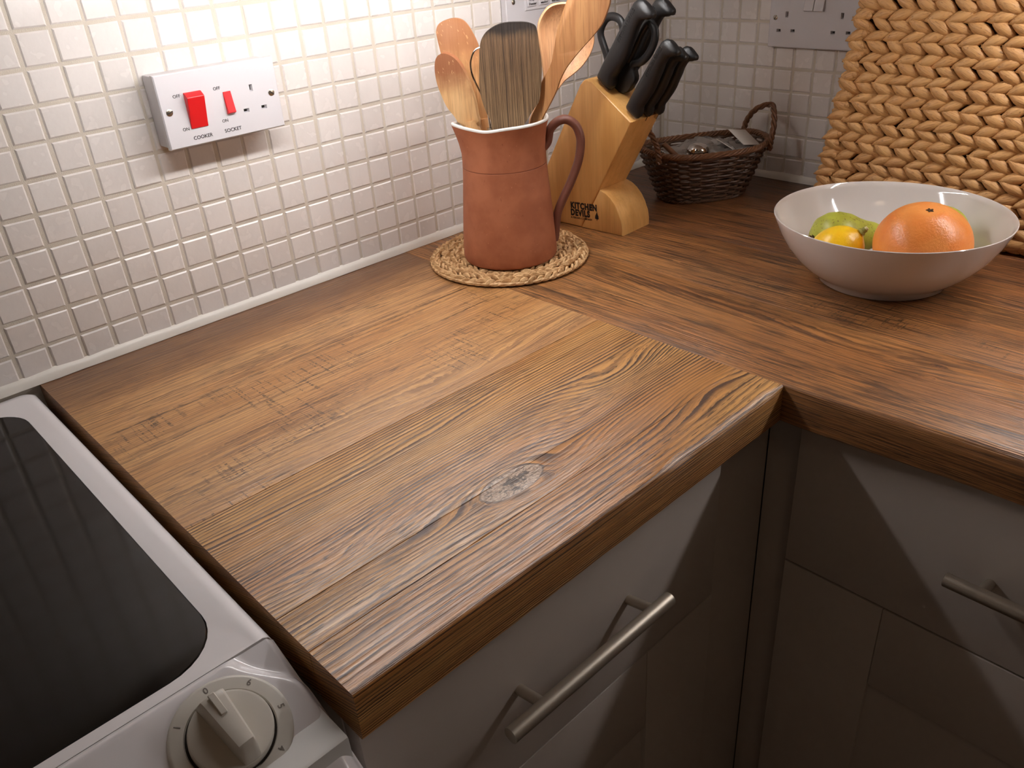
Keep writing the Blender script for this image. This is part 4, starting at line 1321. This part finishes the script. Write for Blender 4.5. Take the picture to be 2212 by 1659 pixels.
KD = Vector((0, -0.55, 0.835)).normalized()          # out of the block
KWD = Vector((0, -0.835, -0.55)).normalized()        # across the handle, towards the room
def knife(name, label, base, L, wd, th, text=None, grp='black-handled knives in the block'):
    base = Vector(base)
    root = empty(name, base, label, 'knife', 0, grp)
    s = L / 0.122
    w = wd / 0.030
    bm = bmesh.new()
    left = [(-0.0125, 0.0), (-0.0128, 0.02), (-0.0122, 0.06), (-0.0115, 0.095), (-0.0110, 0.112), (-0.0085, 0.1185), (-0.002, 0.122)]
    right = [(0.0150, 0.0), (0.0172, 0.006), (0.0150, 0.012), (0.0118, 0.018), (0.0136, 0.030), (0.0150, 0.050), (0.0126, 0.070), (0.0088, 0.092), (0.0100, 0.103), (0.0180, 0.1095), (0.0235, 0.1150), (0.0215, 0.1195), (0.010, 0.122)]
    def ip(tab, q):
        for (w0, s0), (w1, s1) in zip(tab, tab[1:]):
            if q <= s1: return w0 + (w1 - w0) * sstep(s0, s1, q)
        return tab[-1][0]
    ss = [0.0, 0.0015, 0.004, 0.008, 0.012, 0.016, 0.02, 0.026, 0.034, 0.044, 0.055, 0.066, 0.078, 0.088, 0.096, 0.101, 0.105, 0.1085, 0.111, 0.114, 0.117, 0.1195, 0.121, 0.122]
    rings_ = []
    nr_ = 20
    for q in ss:
        wl_, wr_ = ip(left, q) * w, ip(right, q) * w
        k = min(1.0, 0.55 + q / 0.004 * 0.45) * min(1.0, 0.45 + (0.122 - q) / 0.006 * 0.55)
        ring_ = []
        for i in range(nr_):
            a2 = 2 * PI * i / nr_
            ca, sa_ = math.cos(a2), math.sin(a2)
            e_ = 0.7
            uu = (wl_ + wr_) / 2 + (wr_ - wl_) / 2 * math.copysign(abs(ca) ** e_, ca)
            tt = th / 2 * k * math.copysign(abs(sa_) ** e_, sa_)
            ring_.append(bm.verts.new(base + KWD * uu + KD * (q * s) + Vector((1, 0, 0)) * tt))
        rings_.append(ring_)
    for r0, r1 in zip(rings_, rings_[1:]):
        for i in range(nr_):
            j = (i + 1) % nr_
            bm.faces.new((r0[i], r0[j], r1[j], r1[i]))
    bm.faces.new(rings_[0]); bm.faces.new(rings_[-1])
    h = bm_obj('handle', bm, M_BLACK, root, angle=50)
    bm = bmesh.new()
    add_prism(bm, [(-0.011*w, 0.002), (0.012*w, 0.002), (0.012*w, -0.009), (-0.011*w, -0.009)], (base, KWD, KD, Vector((1, 0, 0))), -0.0009, 0.0009)
    bm_obj('blade', bm, M_CHROME, root)
    if text:
        U = KD; N = Vector((-1, 0, 0)); V = N.cross(U)
        o = text_obj('lettering', 'KITCHEN DEVILS', 0.0062 * s, base + KD * (0.086 * s) - KWD * (0.0035 * w) + N * (th/2 - 0.0001), (0, 0, 0), M_BLACK, None, 0.00015, 0.0003)
        o.rotation_euler = Matrix(((U.x, V.x, N.x), (U.y, V.y, N.y), (U.z, V.z, N.z))).to_euler()
        attach(o, root)
    return root
knife('kitchen_knife', 'largest black knife, front of the upper row in the block', (0.7455, -0.1705, 0.2055), 0.122, 0.031, 0.018, True)
knife('kitchen_knife', 'black knife standing behind the scissors at the top of the block', (0.786, -0.1705, 0.2030), 0.123, 0.029, 0.018, True)
knife('kitchen_knife', 'front black knife of the lower row of three in the block', (0.7450, -0.2195, 0.1715), 0.110, 0.026, 0.017, True)
knife('kitchen_knife', 'middle black knife of the lower row, mostly hidden', (0.7665, -0.2225, 0.1690), 0.100, 0.023, 0.015)
knife('kitchen_knife', 'smallest black knife, furthest from the jug in the lower row', (0.7860, -0.2255, 0.1680), 0.098, 0.023, 0.015)
scs = empty('kitchen_scissors', (0.766, -0.175, 0.205), 'black-handled kitchen scissors between the two large knives in the block', 'scissors')
bm = bmesh.new()
loopA = [(-0.1660, 0.2130), (-0.1565, 0.2400), (-0.1470, 0.2640), (-0.1560, 0.2815), (-0.1700, 0.2855), (-0.1825, 0.2800), (-0.1860, 0.2660), (-0.1800, 0.2440), (-0.1720, 0.2200)]
add_tube(bm, catmull([(0.766, y, z) for y, z in loopA], 5, True), 0.0042, 10, closed=True, flat=1.3)
bm_obj('finger_loop', bm, M_BLACK, scs, angle=60)
bm = bmesh.new()
loopB = [(-0.2000, 0.2130), (-0.2050, 0.2280), (-0.2180, 0.2320), (-0.2300, 0.2420), (-0.2395, 0.2590), (-0.2390, 0.2730), (-0.2300, 0.2800), (-0.2200, 0.2700), (-0.2080, 0.2500), (-0.1950, 0.2300), (-0.1850, 0.2150)]
add_tube(bm, catmull([(0.7645, y, z) for y, z in loopB], 5, True), 0.0042, 10, closed=True, flat=1.3)
bm_obj('finger_loop', bm, M_BLACK, scs, angle=60)
bm = bmesh.new()
add_prism(bm, smooth_poly([(-0.019, 0.028), (-0.012, 0.0), (-0.006, -0.004), (0.010, -0.004), (0.016, 0.004), (0.019, 0.024), (0.008, 0.034), (-0.008, 0.036)], 3), ((0.766, -0.1815, 0.1985), KWD, KD, (1, 0, 0)), -0.006, 0.006, 0.003, 2)
bm_obj('shank', bm, M_BLACK, scs)

# ================================================================== WICKER BASKET
BC = Vector((0.960, -0.188, 0.0))
E1 = Vector((0.86, -0.51, 0)).normalized(); E2 = Vector((0.51, 0.86, 0)).normalized()
bk = empty('wicker_basket', BC, 'small dark wicker basket with two looped handles behind the knife block', 'basket')
BH = 0.074
def bell(t):
    """semi-axes at height fraction t"""
    return 0.066 + 0.033 * t ** 0.9, 0.043 + 0.020 * t ** 0.9
def bpt(a, t, dr=0.0, dz=0.0):
    sa, sb = bell(t)
    ca, sn = math.cos(a), math.sin(a)
    e = 0.75
    u = (sa + dr) * math.copysign(abs(ca) ** e, ca); v = (sb + dr) * math.copysign(abs(sn) ** e, sn)
    lift = 0.006 * (abs(ca) ** 3) * t
    return BC + E1 * u + E2 * v + Vector((0, 0, 0.002 + t * BH + dz + lift))
NS = 30
for i in range(NS):
    a = 2 * PI * (i + 0.5) / NS
    bm = bmesh.new()
    add_tube(bm, [bpt(a, t) for t in (0.0, 0.25, 0.5, 0.75, 1.0)], 0.0017, 6)
    bm_obj('stake', bm, M_WICK, bk)
for k in range(17):
    t = 0.03 + 0.92 * k / 16
    bm = bmesh.new()
    n = NS * 4
    pts = []
    for i in range(n):
        a = 2 * PI * i / n
        ph = math.cos(PI * (a / (2*PI) * NS) + (PI if k % 2 else 0))
        pts.append(bpt(a, t, 0.0026 * ph, 0.0006 * mnoise.noise(Vector((a * 4, k, 0)))))
    add_tube(bm, pts, 0.0019, 6, closed=True)
    bm_obj('weaver', bm, M_WICK, bk)
def rope(name, path, R, r, twist, strands, mat, closed=False, parent=bk):
    path = [Vector(p) for p in path]
    m = len(path)
    for s in range(strands):
        bm = bmesh.new()
        pts = []
        acc = 0
        for i in range(m):
            if closed: t = (path[(i+1) % m] - path[i-1]).normalized()
            else: t = (path[min(i+1, m-1)] - path[max(i-1, 0)]).normalized()
            q = t.cross(Vector((0.3, 0.2, 1))).normalized(); b = q.cross(t)
            ph = 2 * PI * (s / strands + twist * i / m)
            pts.append(path[i] + q * R * math.cos(ph) + b * R * math.sin(ph))
        add_tube(bm, pts, r, 6, closed=closed)
        bm_obj(name, bm, mat, parent)
rope('rim_strand', [bpt(2*PI*i/160, 1.0, 0.001, 0.002) for i in range(160)], 0.0030, 0.0021, 22, 4, M_WICKR, True)
rope('foot_strand', [bpt(2*PI*i/120, 0.0, 0.001, 0.0012) for i in range(120)], 0.0017, 0.0015, 18, 3, M_WICK, True)
bm = bmesh.new()
add_prism(bm, [((bpt(2*PI*i/40, 0.0, -0.001) - BC).dot(E1), (bpt(2*PI*i/40, 0.0, -0.001) - BC).dot(E2)) for i in range(40)], (BC, E1, E2, (0, 0, 1)), 0.0015, 0.004)
bm_obj('base', bm, M_WICK, bk)
for sg in (1, -1):
    c0 = bpt(0 if sg > 0 else PI, 1.0)
    ctrl = []
    for sgn, hh, out in ((-1, -0.012, 0.0), (-1, 0.002, 0.001), (-0.95, 0.018, 0.004), (-0.62, 0.036, 0.009), (0.0, 0.046, 0.013), (0.62, 0.036, 0.009), (0.95, 0.018, 0.004), (1, 0.002, 0.001), (1, -0.012, 0.0)):
        ctrl.append(c0 + E2 * (0.044 * sgn) + E1 * (sg * (out - 0.008 * abs(sgn))) + Vector((0, 0, hh)))
    rope('handle_strand', catmull(ctrl, 8), 0.0027, 0.0022, 6, 3, M_WICKR)
# contents of the basket
def crumple(name, label, c, ru, rv, h, seed, mat, cat, seg=22):
    bm = bmesh.new()
    rows = []
    for i in range(seg + 1):
        row = []
        for j in range(seg + 1):
            u = (i / seg * 2 - 1); v = (j / seg * 2 - 1)
            n1 = mnoise.noise(Vector((u * 2.2 + seed, v * 2.2, seed)))
            n2 = abs(mnoise.noise(Vector((u * 5 + seed, v * 5, 3.0))))
            z = h * (1 - (u*u + v*v) * 0.45) + 0.012 * n1 + 0.012 * n2
            row.append(bm.verts.new(Vector(c) + E1 * (ru * u) + E2 * (rv * v) + Vector((0, 0, z))))
        rows.append(row)
    for i in range(seg):
        for j in range(seg):
            bm.faces.new((rows[i][j], rows[i+1][j], rows[i+1][j+1], rows[i][j+1]))
    me_o = bm_obj(name, bm, mat, None, angle=25)
    setp(me_o, label, cat)
    return me_o
crumple('plastic_bag', 'crumpled clear plastic bag filling the wicker basket', BC + Vector((0, 0, 0.058)) + E1 * 0.012, 0.074, 0.046, 0.020, 2.3, M_FILM, 'bag')
# chrome knob
kc = BC - E1 * 0.022 - E2 * 0.030 + Vector((0, 0, 0.060))
kn = empty('chrome_knob', kc, 'shiny round chrome knob lying in the wicker basket', 'knob')
bm = bmesh.new()
add_lathe(bm, [(0.0, 0.0), (0.010, 0.0), (0.011, 0.004), (0.017, 0.010), (0.019, 0.017), (0.0165, 0.0215), (0.0165, 0.0228), (0.012, 0.028), (0.005, 0.0305), (0.0, 0.031)], 40, kc)
bm_obj('knob_head', bm, M_CHROME, kn, angle=50)
for q, rz, s_, lb in ((BC + E1 * 0.022 - E2 * 0.030 + Vector((0, 0, 0.084)), 0.5, 0.020, 'small square white card in the middle of the wicker basket'),
                      (BC + E1 * 0.062 - E2 * 0.016 + Vector((0, 0, 0.087)), -0.1, 0.026, 'pale folded paper at the handle end of the wicker basket')):
    bm = bmesh.new()
    add_box(bm, (-s_, -s_ * 0.7, -0.0004), (s_, s_ * 0.7, 0.0004))
    xform(bm, Matrix.Translation(q) @ Matrix.Rotation(rz, 4, 'Z') @ Matrix.Rotation(0.55, 4, 'X') @ Matrix.Rotation(0.25, 4, 'Y'))
    o = bm_obj('paper_card', bm, M_CARD, None)
    setp(o, lb, 'card')
bm = bmesh.new()
add_tube(bm, [BC - E1 * 0.066 + Vector((0, 0, 0.088)), BC - E1 * 0.046 - E2 * 0.02 + Vector((0, 0, 0.066))], 0.0042, 10)
o = bm_obj('wooden_stick', bm, M_WICKR, None)
setp(o, 'short brown stick leaning inside the wicker basket', 'stick')
bm = bmesh.new()
hel = [BC - E1 * (0.070 - 0.0012 * 0) - E2 * 0.018 + Vector((0, 0, 0.070)) + E1 * (0.006 * math.cos(i * 0.7)) + Vector((0, 0, 0.006 * math.sin(i * 0.7))) + E2 * (0.0006 * i) for i in range(40)]
add_tube(bm, hel, 0.0012, 6)
o = bm_obj('metal_spring', bm, M_CHROME, None)
setp(o, 'small dark metal spring beside the stick in the wicker basket', 'spring')

# ================================================================== WATER HYACINTH BASKET
hy = empty('woven_basket', (1.02, -0.6, 0.0), 'large golden water-hyacinth basket with thick braids behind the bowl', 'basket')
HB, RP = 0.366, 0.0254
YL, YR = -0.380, -0.82
def fx(z): return 0.962 + 0.11 * z
def yl(z): return YL - 0.077 * z
def yr(z): return YR + 0.077 * z
XB = 1.092
def quad_shell(ins):
    bm = bmesh.new()
    def lv(z): return [bm.verts.new(p) for p in ((fx(z) + ins, yl(z) - ins, z), (fx(z) + ins, yr(z) + ins, z), (XB - 0.004 - ins, yr(z) + ins, z), (XB - 0.004 - ins, yl(z) - ins, z))]
    def lvi(z): return [bm.verts.new(p) for p in ((fx(z) + ins + .006, yl(z) - ins - .006, z), (fx(z) + ins + .006, yr(z) + ins + .006, z), (XB - 0.010 - ins, yr(z) + ins + .006, z), (XB - 0.010 - ins, yl(z) - ins - .006, z))]
    A, B, Cc, Dd = lv(0.010), lv(HB), lvi(HB), lvi(0.016)
    for r0, r1 in ((A, B), (B, Cc), (Cc, Dd)):
        for k in range(4):
            j = (k + 1) % 4
            bm.faces.new((r0[k], r0[j], r1[j], r1[k]))
    bm.faces.new(A); bm.faces.new(Dd)
    return bm
bm_obj('basket_core', quad_shell(0.0055), M_HYACORE, hy)
leaf_meshes = []
for v in range(8):
    bm = bmesh.new()
    leaf_geo(bm, Matrix.Identity(4), 0.0400 + random.uniform(-0.003, 0.003), 0.0158 + random.uniform(-0.0015, 0.0015), 0.0125, 7, 8, 0.0010, 0.9)
    for vv in bm.verts:
        vv.co.z += 0.0009 * mnoise.noise(Vector((vv.co.x * 160, vv.co.y * 160, v)))
        vv.co.y += 0.0009 * mnoise.noise(Vector((vv.co.x * 90, v * 3.0, 2)))
    me = bpy.data.meshes.new('strand')
    bm.to_mesh(me); bm.free()
    me.polygons.foreach_set('use_smooth', [True] * len(me.polygons))
    me.materials.append(M_HYA)
    leaf_meshes.append(me)
NF = Vector((-1, 0, 0.11)).normalized()
UF = Vector((0, -1, 0)); VF = NF.cross(UF).normalized()
if VF.z < 0: VF = -VF
count = 0
rest = bmesh.new()
def leaf_matrix(pos, U, N, ang, tilt=0.0, roll=0.0):
    V = N.cross(U).normalized()
    if V.z < 0: V = -V
    F = rot_frame(pos, U, V, U.cross(V))
    return F @ Matrix.Rotation(ang, 4, 'Z') @ Matrix.Rotation(tilt, 4, 'Y') @ Matrix.Rotation(roll, 4, 'X')
nrows = int((HB - 0.012) / RP)
cand = []
for r in range(nrows):
    zc = 0.0215 + r * RP
    y0, y1 = yl(zc), yr(zc)
    ncol = int((y0 - y1) / 0.0238)
    for half in (1, -1):
        for c in range(ncol + 1):
            j = lambda s: random.uniform(-s, s)
            z = zc + half * RP * 0.235 + j(0.0008)
            y = y0 - 0.008 - c * 0.0238 - (0.004 if half > 0 else 0.0) + j(0.0014)
            if y < yr(z) + 0.004: continue
            ang = (-0.46 if half > 0 else 0.38) + j(0.09)
            pos = Vector((fx(z) - 0.0012 + j(0.0008), y, z))
            M = leaf_matrix(pos, UF, NF, ang, 0.13 + j(0.05), j(0.15))
            q = px(pos)
            inv = q and -30 < q[0] < 2250 and -30 < q[1] < 600
            cand.append((not inv, q[2] if q else 9, M))
cand.sort(key=lambda t: (t[0], t[1]))
for i, (hid, dz, M) in enumerate(cand):
    me = leaf_meshes[random.randrange(8)]
    if not hid and i < 296:
        o = bpy.data.objects.new('strand', me)
        COL.objects.link(o)
        o.parent = hy
        o.matrix_parent_inverse = Matrix.Translation(hy.location).inverted()
        o.matrix_basis = M
    else:
        tmp = bmesh.new(); tmp.from_mesh(me)
        bmesh.ops.transform(tmp, matrix=M, verts=tmp.verts[:])
        tm = bpy.data.meshes.new('tmp'); tmp.to_mesh(tm); tmp.free()
        rest.from_mesh(tm); bpy.data.meshes.remove(tm)
# wrapped ends round the corners, side and back rows (rougher, joined)
for r in range(nrows):
    zc = 0.0215 + r * RP
    for half in (1, -1):
        z = zc + half * RP * 0.25
        for (cx_, cy_, U, N) in ((fx(z) + 0.001, yl(z) - 0.0035, Vector((0.5, 0.86, 0)), Vector((-0.86, 0.5, 0))), (fx(z) + 0.001, yr(z) + 0.0035, Vector((-0.5, 0.86, 0)), Vector((-0.86, -0.5, 0)))):
            M = leaf_matrix(Vector((cx_, cy_, z)), U.normalized(), N.normalized(), random.uniform(-0.25, 0.25))
            leaf_geo(rest, M @ Matrix.Scale(1.0, 4), 0.036, 0.0172, 0.014, 7, 8, 0.003, 0.6)
        nx = int((XB - fx(z) - 0.02) / 0.019)
        for k in range(nx):
            xk = fx(z) + 0.016 + k * 0.019
            for yk, N in ((yl(z), Vector((0, 1, 0))), (yr(z), Vector((0, -1, 0)))):
                M = leaf_matrix(Vector((xk, yk, z)), Vector((1, 0, 0)), N, -0.45 if half > 0 else 0.36)
                leaf_geo(rest, M, 0.0335, 0.0165, 0.0115, 6, 6, 0.001)
# braided top edge
zt = HB
for k in range(24):
    y = yl(zt) - 0.006 - k * 0.0165
    if y < yr(zt): break
    leaf_geo(rest, leaf_matrix(Vector((fx(zt) + 0.004, y, zt + 0.002)), UF, NF, 0.4), 0.03, 0.016, 0.016, 6, 8, 0.0)
o = bm_obj('braided_rest', rest, M_HYA, hy)
o['kind'] = 'stuff'
# bottom braid touching the worktop
bm = bmesh.new()
for k in range(30):
    y = YL - 0.004 - k * 0.0155
    if y < YR: break
    for sgn in (1, -1):
        leaf_geo(bm, leaf_matrix(Vector((0.9645 + 0.002, y - (0.007 if sgn > 0 else 0), 0.0085 + 0.0022 * sgn)), UF, NF, 0.3 * sgn), 0.027, 0.0110, 0.012, 6, 6, 0.0)
o = bm_obj('bottom_braid', bm, M_HYA, hy)
o['kind'] = 'stuff'

# ================================================================== BOWL AND FRUIT
BX, BY = 0.8013, -0.5589
bw = bmesh.new()
outer = [(0.0, 0.003), (0.066, 0.003), (0.0685, 0.0004), (0.0715, 0.0002), (0.0735, 0.0022), (0.0755, 0.0075), (0.0850, 0.0140), (0.0960, 0.0230), (0.1065, 0.0345), (0.1155, 0.0470), (0.1230, 0.0610), (0.1285, 0.0740), (0.1303, 0.0790), (0.1305, 0.0802), (0.1297, 0.0808), (0.1288, 0.0802)]
inner = [(0.1268, 0.0745), (0.1205, 0.0595), (0.1128, 0.0460), (0.1035, 0.0340), (0.0925, 0.0235), (0.0800, 0.0160), (0.0640, 0.0110), (0.0400, 0.0090), (0.0, 0.0085)]
add_lathe(bw, outer + inner, 96, (BX, BY, 0))
bowl = bm_obj('fruit_bowl', bw, M_PORC, None, angle=60)
setp(bowl, 'white porcelain fruit bowl holding citrus and pears', 'bowl')

def fruit(name, label, cat, c, prof, axis, mat, extra=None, n=48, squash=None):
    """lathe along local z, then turned so that z points along axis"""
    root = empty(name, c, label, cat)
    z = Vector(axis).normalized()
    x = z.orthogonal().normalized(); y = z.cross(x)
    F = rot_frame(Vector(c), x, y, z)
    bm = bmesh.new()
    add_lathe(bm, prof, n)
    for v in bm.verts:
        k = 1 + 0.02 * mnoise.noise(v.co * 30 + Vector((c[0] * 9, 0, 0)))
        v.co.x *= k; v.co.y *= k
    xform(bm, F)
    bm_obj('flesh', bm, mat, root, angle=80)
    if extra: extra(root, F)
    return root
def ell(a, b, n=22, dim=0.0, nip=0.0):
    out = []
    for i in range(n + 1):
        t = -PI/2 + PI * i / n
        r = a * math.cos(t); z = b * math.sin(t)
        z -= dim * math.exp(-(r / (a * 0.16)) ** 2) if t > 0 else 0
        if nip: z += math.copysign(nip * math.exp(-(r / (a * 0.22)) ** 2), t)
        out.append((max(r, 0.0) if 0 < i < n else 0.0, z))
    return out
def gf_extra(root, F):
    bm = bmesh.new()
    for i in range(5):
        a = 2 * PI * i / 5
        M = F @ Matrix.Translation((0.0022 * math.cos(a), 0.0022 * math.sin(a), 0.0432)) @ Matrix.Rotation(a, 4, 'Z')
        leaf_geo(bm, M, 0.0048, 0.0026, 0.0020, 4, 6)
    bm_obj('stem_scar', bm, M_CALYX, root)
fruit('grapefruit', 'large orange grapefruit in the bowl', 'grapefruit', (0.7755, -0.6090, 0.0605), ell(0.0515, 0.0455, dim=0.003), (-0.18, -0.10, 1.0), M_GRAPE, gf_extra, 64)
def lemon_extra(root, F):
    bm = bmesh.new()
    add_lathe(bm, [(0.0, -0.002), (0.0052, 0.0), (0.0046, 0.0016), (0.0033, 0.0025), (0.0036, 0.0045), (0.0030, 0.0062), (0.0, 0.0062)], 14)
    xform(bm, F @ Matrix.Translation((0, 0, 0.0362)))
    bm_obj('stem', bm, M_STEM, root)
    bm = bmesh.new()
    add_lathe(bm, [(0.0026, 0.0), (0.0022, 0.0020), (0.0, 0.0022)], 12)
    xform(bm, F @ Matrix.Translation((0, 0, 0.0424)))
    bm_obj('stem_tip', bm, M_STEMTIP, root)
cr = Vector((0.72, -0.69, -0.06)); cb = Vector((-0.58, -0.65, 0.49))
fruit('lemon', 'yellow lemon with a green stem stub at the front of the bowl', 'lemon', (0.7480, -0.5235, 0.0410), ell(0.0290, 0.0335, nip=0.003), cr * 0.56 + cb * 0.58 + Vector((0.38, 0.32, 0.87)) * 0.50, M_LEMON, lemon_extra)
PEAR = [(0.0, -0.036), (0.008, -0.0355), (0.018, -0.033), (0.028, -0.025), (0.0325, -0.013), (0.0325, -0.002), (0.029, 0.011), (0.023, 0.022), (0.0185, 0.032), (0.0155, 0.042), (0.012, 0.049), (0.006, 0.0525), (0.0, 0.0535)]
def pear_extra(root, F):
    bm = bmesh.new()
    for i in range(7):
        a = 2 * PI * i / 7
        M = F @ Matrix.Translation((0.005 * math.cos(a), 0.005 * math.sin(a), -0.0355)) @ Matrix.Rotation(a, 4, 'Z') @ Matrix.Rotation(0.6, 4, 'Y')
        leaf_geo(bm, M, 0.010, 0.005, 0.002, 4, 6)
    bm_obj('calyx', bm, M_CALYX, root)
    bm = bmesh.new()
    add_tube(bm, [F @ Vector((0, 0, 0.051)), F @ Vector((0.001, 0, 0.060)), F @ Vector((0.004, 0, 0.068))], 0.0016, 8)
    bm_obj('stem', bm, M_CALYX, root)
fruit('pear', 'speckled green pear lying behind the lemon', 'pear', (0.7900, -0.5085, 0.0425), PEAR, cr * 1.0 + Vector((0.12, 0.10, 0.05)), M_PEAR, pear_extra)
fruit('pear', 'green-brown pear peeping over the grapefruit', 'pear', (0.8560, -0.5990, 0.0480), PEAR, cr * 0.5 + Vector((0.5, 0.3, -0.30)), M_PEAR, pear_extra)

# ================================================================== WALL UNITS AND TUBE LAMPS (above the picture)
def wall_unit(name, lo, hi, label, front, n):
    root = empty(name, ((lo[0]+hi[0])/2, (lo[1]+hi[1])/2, lo[2]), label, 'cabinet')
    box_obj('carcass', lo, hi, M_PAINT, root, 0.001)
    for k in range(n):
        if front == 'y':
            w = (hi[0] - lo[0]) / n
            box_obj('door', (lo[0] + k*w + 0.002, lo[1] - 0.02, lo[2] + 0.002), (lo[0] + (k+1)*w - 0.002, lo[1] - 0.0005, hi[2] - 0.002), M_PAINT, root, 0.0015)
        else:
            w = (hi[1] - lo[1]) / n
            box_obj('door', (lo[0] - 0.02, lo[1] + k*w + 0.002, lo[2] + 0.002), (lo[0] - 0.0005, lo[1] + (k+1)*w - 0.002, hi[2] - 0.002), M_PAINT, root, 0.0015)
ZU = 0.447
wall_unit('wall_cabinet', (0.0, -0.30, ZU), (0.78, -0.004, 1.15), 'cream wall cabinet above the knotty worktop', 'y', 2)
wall_unit('wall_cabinet', (0.802, -1.35, ZU), (XC - 0.004, -0.004, 1.15), 'cream wall cabinet above the long worktop', 'x', 3)
def lamp(name, label, a, b, mat):
    a, b = Vector(a), Vector(b)
    root = empty(name, (a + b) / 2 + Vector((0, 0, 0.02)), label, 'lamp')
    d = (b - a).normalized()
    s = d.cross(Vector((0, 0, 1)))
    w = Vector((abs(s.x), abs(s.y), 0)) * 0.018
    lo = Vector((min(a.x, b.x), min(a.y, b.y), a.z + 0.012)) - w
    hi = Vector((max(a.x, b.x), max(a.y, b.y), ZU - 0.0005)) + w
    box_obj('housing', lo, hi, M_PLATE, root, 0.002)
    bm = bmesh.new()
    add_tube(bm, [a, a.lerp(b, 0.01), a.lerp(b, 0.99), b], [0.006, 0.008, 0.008, 0.006], 16)
    bm_obj('tube', bm, mat, root)
    for p in (a - d * 0.008, b + d * 0.008):
        q = Vector((0.009, 0.009, 0.012))
        box_obj('tube_holder', p - q, p + q, M_PLATE, root, 0.002)
cl = empty('fill_light', (-0.45, -1.55, 1.44), 'round warm fill light added under the ceiling, out of the picture', 'lamp')  # added fill light, no known lamp; brightens the shaded cabinet fronts
bm = bmesh.new()
add_lathe(bm, [(0.0, 0.0), (0.10, 0.002), (0.15, 0.012), (0.17, 0.030)], 40, (-0.45, -1.55, 1.44))
bm_obj('diffuser', bm, emis('fill_diffuser', FILL_COLOR, LAMP_FILL), cl)
bm = bmesh.new()
add_lathe(bm, [(0.171, 0.030), (0.185, 0.034), (0.185, 0.0595), (0.0, 0.0595)], 40, (-0.45, -1.55, 1.44))
bm_obj('rim', bm, M_PLATE, cl)
lamp('strip_lamp', 'lit fluorescent strip lamp under the wall cabinet above the knotty worktop', (0.09, -0.235, 0.395), (0.73, -0.235, 0.395), M_TUBE_L)
lamp('strip_lamp', 'lit fluorescent strip lamp under the wall cabinet above the long worktop', (0.905, -0.66, 0.410), (0.905, -1.16, 0.410), M_TUBE_B)
